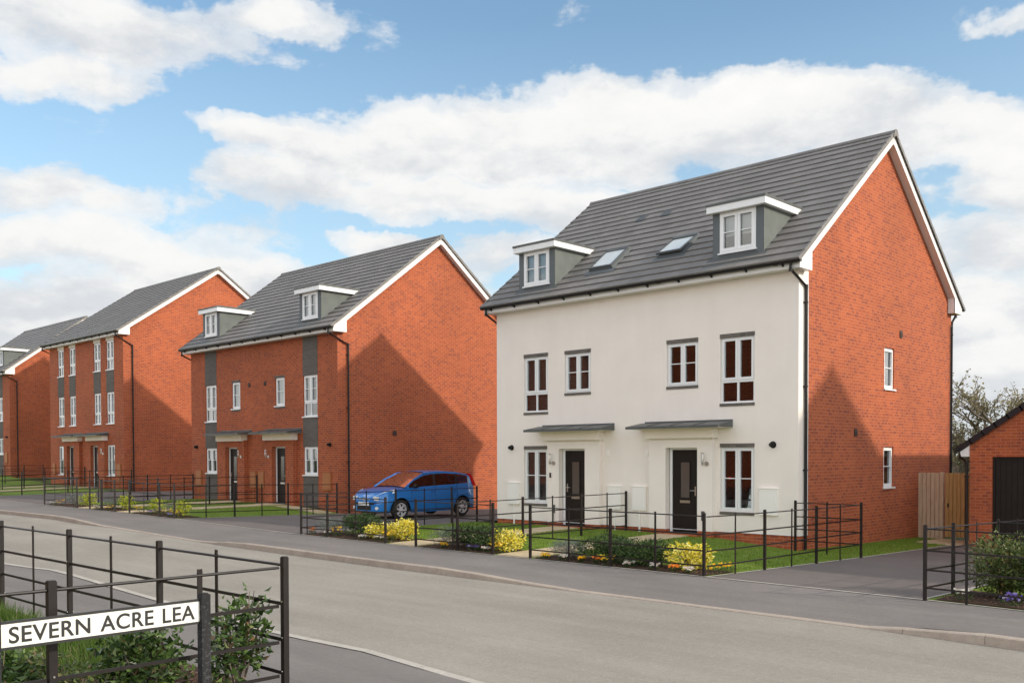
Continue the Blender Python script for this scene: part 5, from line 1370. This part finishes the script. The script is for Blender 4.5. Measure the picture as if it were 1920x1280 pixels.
    st.mbox(lambda a, b_, c: T((a, c, b_)), -3.1, .5, .24, .30, -.75, .75); st.mbox(lambda a, b_, c: T((a, c, b_)), -.55, -.3, .6, .92, -.72, .72)
    st.mbox(lambda a, b_, c: T((a, c, b_)), -2.28, -.38, .25, .8, -.70, .70, skip=())
    st.build('seat', M['seat'], root)
    for ax in (0, -2.6):
        for sgn in (1, -1):
            y = sgn * .755; ty = MB(); r_ = .305; wd = .19
            prof_ = [(r_ * .70, wd / 2), (r_ * .93, wd / 2), (r_, wd / 2 - .03), (r_, -wd / 2 + .03), (r_ * .93, -wd / 2), (r_ * .70, -wd / 2)]; S = 32
            for i in range(S):
                t0, t1 = 2 * math.pi * i / S, 2 * math.pi * (i + 1) / S
                for (ra, ya), (rb, yb_2) in zip(prof_, prof_[1:]):
                    ty.poly([T((ax + ra * math.cos(t0), y + ya, .305 + ra * math.sin(t0))), T((ax + ra * math.cos(t1), y + ya, .305 + ra * math.sin(t1))), T((ax + rb * math.cos(t1), y + yb_2, .305 + rb * math.sin(t1))), T((ax + rb * math.cos(t0), y + yb_2, .305 + rb * math.sin(t0)))], smooth=True)
            wh = ty.build('wheel', M['tyre'], root)
            rm = MB(); yo = y + sgn * (wd / 2 - .012)
            for i in range(S):
                t0, t1 = 2 * math.pi * i / S, 2 * math.pi * (i + 1) / S
                for ra, rb, dy in ((.185, .215, 0), (.185, .175, -.05)):
                    rm.poly([T((ax + ra * math.cos(t0), yo, .305 + ra * math.sin(t0))), T((ax + ra * math.cos(t1), yo, .305 + ra * math.sin(t1))), T((ax + rb * math.cos(t1), yo + sgn * dy, .305 + rb * math.sin(t1))), T((ax + rb * math.cos(t0), yo + sgn * dy, .305 + rb * math.sin(t0)))])
            for k in range(6):
                t = k * math.pi / 3 + .2; c_, s_ = math.cos(t), math.sin(t)
                q = lambda r2, o, dz2: T((ax + r2 * c_ - o * s_, yo + sgn * dz2, .305 + r2 * s_ + o * c_))
                rm.poly([q(.03, .030, .0), q(.03, -.030, .0), q(.20, -.022, -.006), q(.20, .022, -.006)]); rm.poly([q(.03, .030, .0), q(.20, .022, -.006), q(.20, .022, -.05), q(.03, .030, -.05)]); rm.poly([q(.03, -.030, .0), q(.20, -.022, -.006), q(.20, -.022, -.05), q(.03, -.030, -.05)])
            rm.disc(T((ax, yo - sgn * .008, .305)), R_ @ Vector((0, 1, 0)), .055, 14, .03); rm.build('rim', M['alloy'], wh)
            bd = MB(); bd.disc(T((ax, yo - sgn * .07, .305)), R_ @ Vector((0, 1, 0)), .19, 20, .01); bd.build('brake_disc', M['dark'], wh)
    wa_ = MB()
    for ax in (0, -2.6): wa_.mbox(lambda a, b_, c: T((a, c, b_)), ax - .42, ax + .42, .22, .78, -.64, .64)
    wa_.build('underbody', M['dark'], root)
    return root
build_car(-13.72, -.60, -.165, R(-90))

# ================================================================== camera, light, sky
cd = bpy.data.cameras.new('camera'); cam = bpy.data.objects.new('camera', cd); COL.objects.link(cam)
f_, cy_, pit, rol, yaw = 1793.943, 893.898, R(-1.2233), R(-.14698), R(43.8403)
c, s = math.cos(yaw), math.sin(yaw)
fw = Vector((-s, c, 0)); rt = Vector((c, s, 0)); up = Vector((0, 0, 1))
fw2 = fw * math.cos(pit) + up * math.sin(pit); up2 = up * math.cos(pit) - fw * math.sin(pit)
rt3 = rt * math.cos(rol) + up2 * math.sin(rol); up3 = up2 * math.cos(rol) - rt * math.sin(rol)
cam.matrix_world = Matrix(((rt3.x, up3.x, -fw2.x, 10.0474), (rt3.y, up3.y, -fw2.y, -19.5323), (rt3.z, up3.z, -fw2.z, 1.7684), (0, 0, 0, 1)))
cd.sensor_width = 36; cd.sensor_fit = 'HORIZONTAL'; cd.lens = 36 * f_ / 1920; cd.shift_y = (cy_ - 640) / 1920; cd.clip_end = 3000; cd.clip_start = .05
sc.camera = cam

SD = Vector((7.55, 2.67, 3.78)).normalized()
sl = bpy.data.lights.new('sun', 'SUN'); so_ = bpy.data.objects.new('sun', sl); COL.objects.link(so_)
sl.energy = 2.35; sl.angle = R(1.2); sl.color = (1.0, .90, .76)
so_.rotation_euler = SD.to_track_quat('Z', 'Y').to_euler()
elev = math.asin(SD.z); rot = math.atan2(SD.x, SD.y)
w = bpy.data.worlds.new('World'); sc.world = w; w.use_nodes = True; nt = w.node_tree
for n_ in list(nt.nodes): nt.nodes.remove(n_)
out = N(nt, 'ShaderNodeOutputWorld'); sky = N(nt, 'ShaderNodeTexSky'); sky.sky_type = 'NISHITA'; sky.sun_disc = False
sky.sun_elevation = elev; sky.sun_rotation = rot; sky.air_density = 1.0; sky.dust_density = 1.2; sky.ozone_density = 1.5
bg = N(nt, 'ShaderNodeBackground'); bg.inputs[1].default_value = .16
co = N(nt, 'ShaderNodeTexCoord').outputs['Generated']
sep = N(nt, 'ShaderNodeSeparateXYZ'); nt.links.new(co, sep.inputs[0])
az = math_(nt, 'ARCTAN2', math_(nt, 'MULTIPLY', sep.outputs[0], -1.0), sep.outputs[1]); el = math_(nt, 'ARCSINE', sep.outputs[2])
cmb = N(nt, 'ShaderNodeCombineXYZ'); nt.links.new(az, cmb.inputs[0]); nt.links.new(el, cmb.inputs[1]); P2 = cmb.outputs[0]
# warped sky coordinates for ragged cloud outlines
wn = N(nt, 'ShaderNodeTexNoise'); wn.inputs['Scale'].default_value = 7.0; wn.inputs['Detail'].default_value = 5; wn.inputs['Roughness'].default_value = .6; nt.links.new(P2, wn.inputs['Vector'])
vs = N(nt, 'ShaderNodeVectorMath', operation='SUBTRACT'); nt.links.new(wn.outputs['Color'], vs.inputs[0]); vs.inputs[1].default_value = (.5, .5, .5)
vm = N(nt, 'ShaderNodeVectorMath', operation='MULTIPLY'); nt.links.new(vs.outputs[0], vm.inputs[0]); vm.inputs[1].default_value = (.16, .09, 0)
va = N(nt, 'ShaderNodeVectorMath', operation='ADD'); nt.links.new(P2, va.inputs[0]); nt.links.new(vm.outputs[0], va.inputs[1]); PW = va.outputs[0]
def dirof(u, v):
    d = fw2 * f_ + rt3 * (u - 960) - up3 * (v - cy_); d.normalize(); return math.atan2(-d.x, d.y), math.asin(d.z)
CL = [(200, 40, 330, 95, 1), (120, 130, 210, 60, .8), (470, 30, 150, 55, .8), (60, 340, 170, 45, .55), (190, 375, 110, 40, .5), (110, 450, 240, 50, .8), (280, 480, 160, 45, .8),
      (470, 250, 110, 38, .9), (620, 270, 200, 70, 1), (760, 250, 190, 90, 1.1), (960, 250, 230, 100, 1.2), (1180, 230, 260, 95, 1.2), (1420, 225, 260, 90, 1.2), (1620, 220, 220, 85, 1.2), (1800, 240, 180, 70, 1.1), (1930, 240, 140, 60, 1),
      (560, 330, 180, 50, .9), (850, 360, 260, 50, .9), (1090, 380, 200, 55, 1), (1880, 360, 150, 60, .9), (1850, 450, 170, 60, .8), (1880, 560, 160, 60, .9), (1850, 690, 220, 80, 1), (1830, 620, 200, 60, .9), (200, 560, 260, 60, .8), (1880, 300, 130, 70, 1), (330, 500, 180, 45, .8), (1900, 40, 75, 35, .5), (730, 460, 95, 30, 1), (500, 520, 120, 36, .8), (150, 560, 300, 50, .7), (60, 620, 200, 40, .6), (1000, 470, 200, 40, .6)]
acc = None; brt = None
for (u, v, rx, ry, k) in CL:
    a, e = dirof(u, v); a1, _ = dirof(u + rx, v); _, e1 = dirof(u, v - ry)
    s1 = N(nt, 'ShaderNodeVectorMath', operation='SUBTRACT'); nt.links.new(PW, s1.inputs[0]); s1.inputs[1].default_value = (a, e, 0)
    s2 = N(nt, 'ShaderNodeVectorMath', operation='MULTIPLY'); nt.links.new(s1.outputs[0], s2.inputs[0]); s2.inputs[1].default_value = (1 / abs(a1 - a), 1 / abs(e1 - e), 0)
    s3 = N(nt, 'ShaderNodeVectorMath', operation='LENGTH'); nt.links.new(s2.outputs[0], s3.inputs[0])
    m1 = math_(nt, 'MULTIPLY', math_(nt, 'MAXIMUM', math_(nt, 'SUBTRACT', 1.25, s3.outputs['Value']), 0.0), k)
    acc = m1 if acc is None else math_(nt, 'MAXIMUM', acc, m1)
    sy = N(nt, 'ShaderNodeSeparateXYZ'); nt.links.new(s2.outputs[0], sy.inputs[0])
    hb = math_(nt, 'MULTIPLY', m1, math_(nt, 'ADD', math_(nt, 'MULTIPLY', sy.outputs[1], .5), .5))
    brt = hb if brt is None else math_(nt, 'MAXIMUM', brt, hb)
# unseen scattered clouds added outside the view, for fill light and reflections
mp = N(nt, 'ShaderNodeMapping'); mp.inputs['Scale'].default_value = (1.6, 5.0, 1); nt.links.new(P2, mp.inputs[0])
fb = noise(nt, mp.outputs[0], 1.3, 5, .58, .2)
mpb = N(nt, 'ShaderNodeMapping'); mpb.inputs['Scale'].default_value = (5, 10, 1); nt.links.new(P2, mpb.inputs[0])
fine = noise(nt, mpb.outputs[0], 1.6, 7, .62, .15)
mpc = N(nt, 'ShaderNodeMapping'); mpc.inputs['Scale'].default_value = (5, 10, 1); mpc.inputs['Location'].default_value = (.20, -.40, 0); nt.links.new(P2, mpc.inputs[0])
fine2 = noise(nt, mpc.outputs[0], 1.6, 7, .62, .15)
offview_fill = ramp(nt, math_(nt, 'ABSOLUTE', math_(nt, 'SUBTRACT', az, yaw)), [(.55, 0.0), (.85, 1.0)])
dens = math_(nt, 'ADD', acc, math_(nt, 'MULTIPLY', offview_fill, math_(nt, 'MULTIPLY', math_(nt, 'SUBTRACT', fb, .42), 4.0)))
dens = math_(nt, 'ADD', dens, math_(nt, 'MULTIPLY', math_(nt, 'SUBTRACT', fine, .5), 1.5))
lowc = math_(nt, 'MULTIPLY', math_(nt, 'MAXIMUM', math_(nt, 'SUBTRACT', .34, el), 0.0), 1.7)
dens = math_(nt, 'ADD', dens, lowc)
alpha = ramp(nt, dens, [(.18, 0.0), (.42, .75), (.75, 1.0)], 'EASE')
rel = math_(nt, 'MULTIPLY', math_(nt, 'SUBTRACT', fine, fine2), 1.1)
lit = math_(nt, 'ADD', math_(nt, 'ADD', math_(nt, 'MULTIPLY', brt, .55), rel), math_(nt, 'MULTIPLY', math_(nt, 'SUBTRACT', 1.0, dens), .22))
ccol = ramp(nt, math_(nt, 'ADD', lit, .36), [(.05, (.60, .64, .69)), (.40, (.73, .755, .785)), (.66, (.93, .93, .92)), (1, (1.0, .99, .97))])
# pale band close to the horizon
skyc = sky.outputs[0]
hz = math_(nt, 'MINIMUM', math_(nt, 'MAXIMUM', math_(nt, 'MULTIPLY', math_(nt, 'SUBTRACT', .42, el), 1.5), 0.0), .85)
nt.links.new(mix(nt, hz, mix(nt, 1.0, skyc, (.95, 1.05, 1.0), 'MULTIPLY'), (3.1, 3.9, 4.5)), bg.inputs[0])
bgc = N(nt, 'ShaderNodeBackground'); nt.links.new(mix(nt, offview_fill, ccol, mix(nt, 1.0, ccol, (1.0, .945, .865), 'MULTIPLY')), bgc.inputs[0]); nt.links.new(math_(nt, 'ADD', .77, math_(nt, 'MULTIPLY', offview_fill, 1.25)), bgc.inputs[1])  # unseen clouds brightened and warmed to add fill light on the shaded fronts
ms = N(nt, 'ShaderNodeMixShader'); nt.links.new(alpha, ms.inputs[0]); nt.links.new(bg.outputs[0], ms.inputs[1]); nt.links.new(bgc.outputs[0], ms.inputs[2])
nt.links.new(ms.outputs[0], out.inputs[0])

sc.view_settings.view_transform = 'Standard'; sc.view_settings.look = 'None'; sc.view_settings.gamma = 1; sc.view_settings.exposure = 0.38
sc.cycles.max_bounces = 6; sc.cycles.transparent_max_bounces = 12; sc.cycles.use_denoising = True
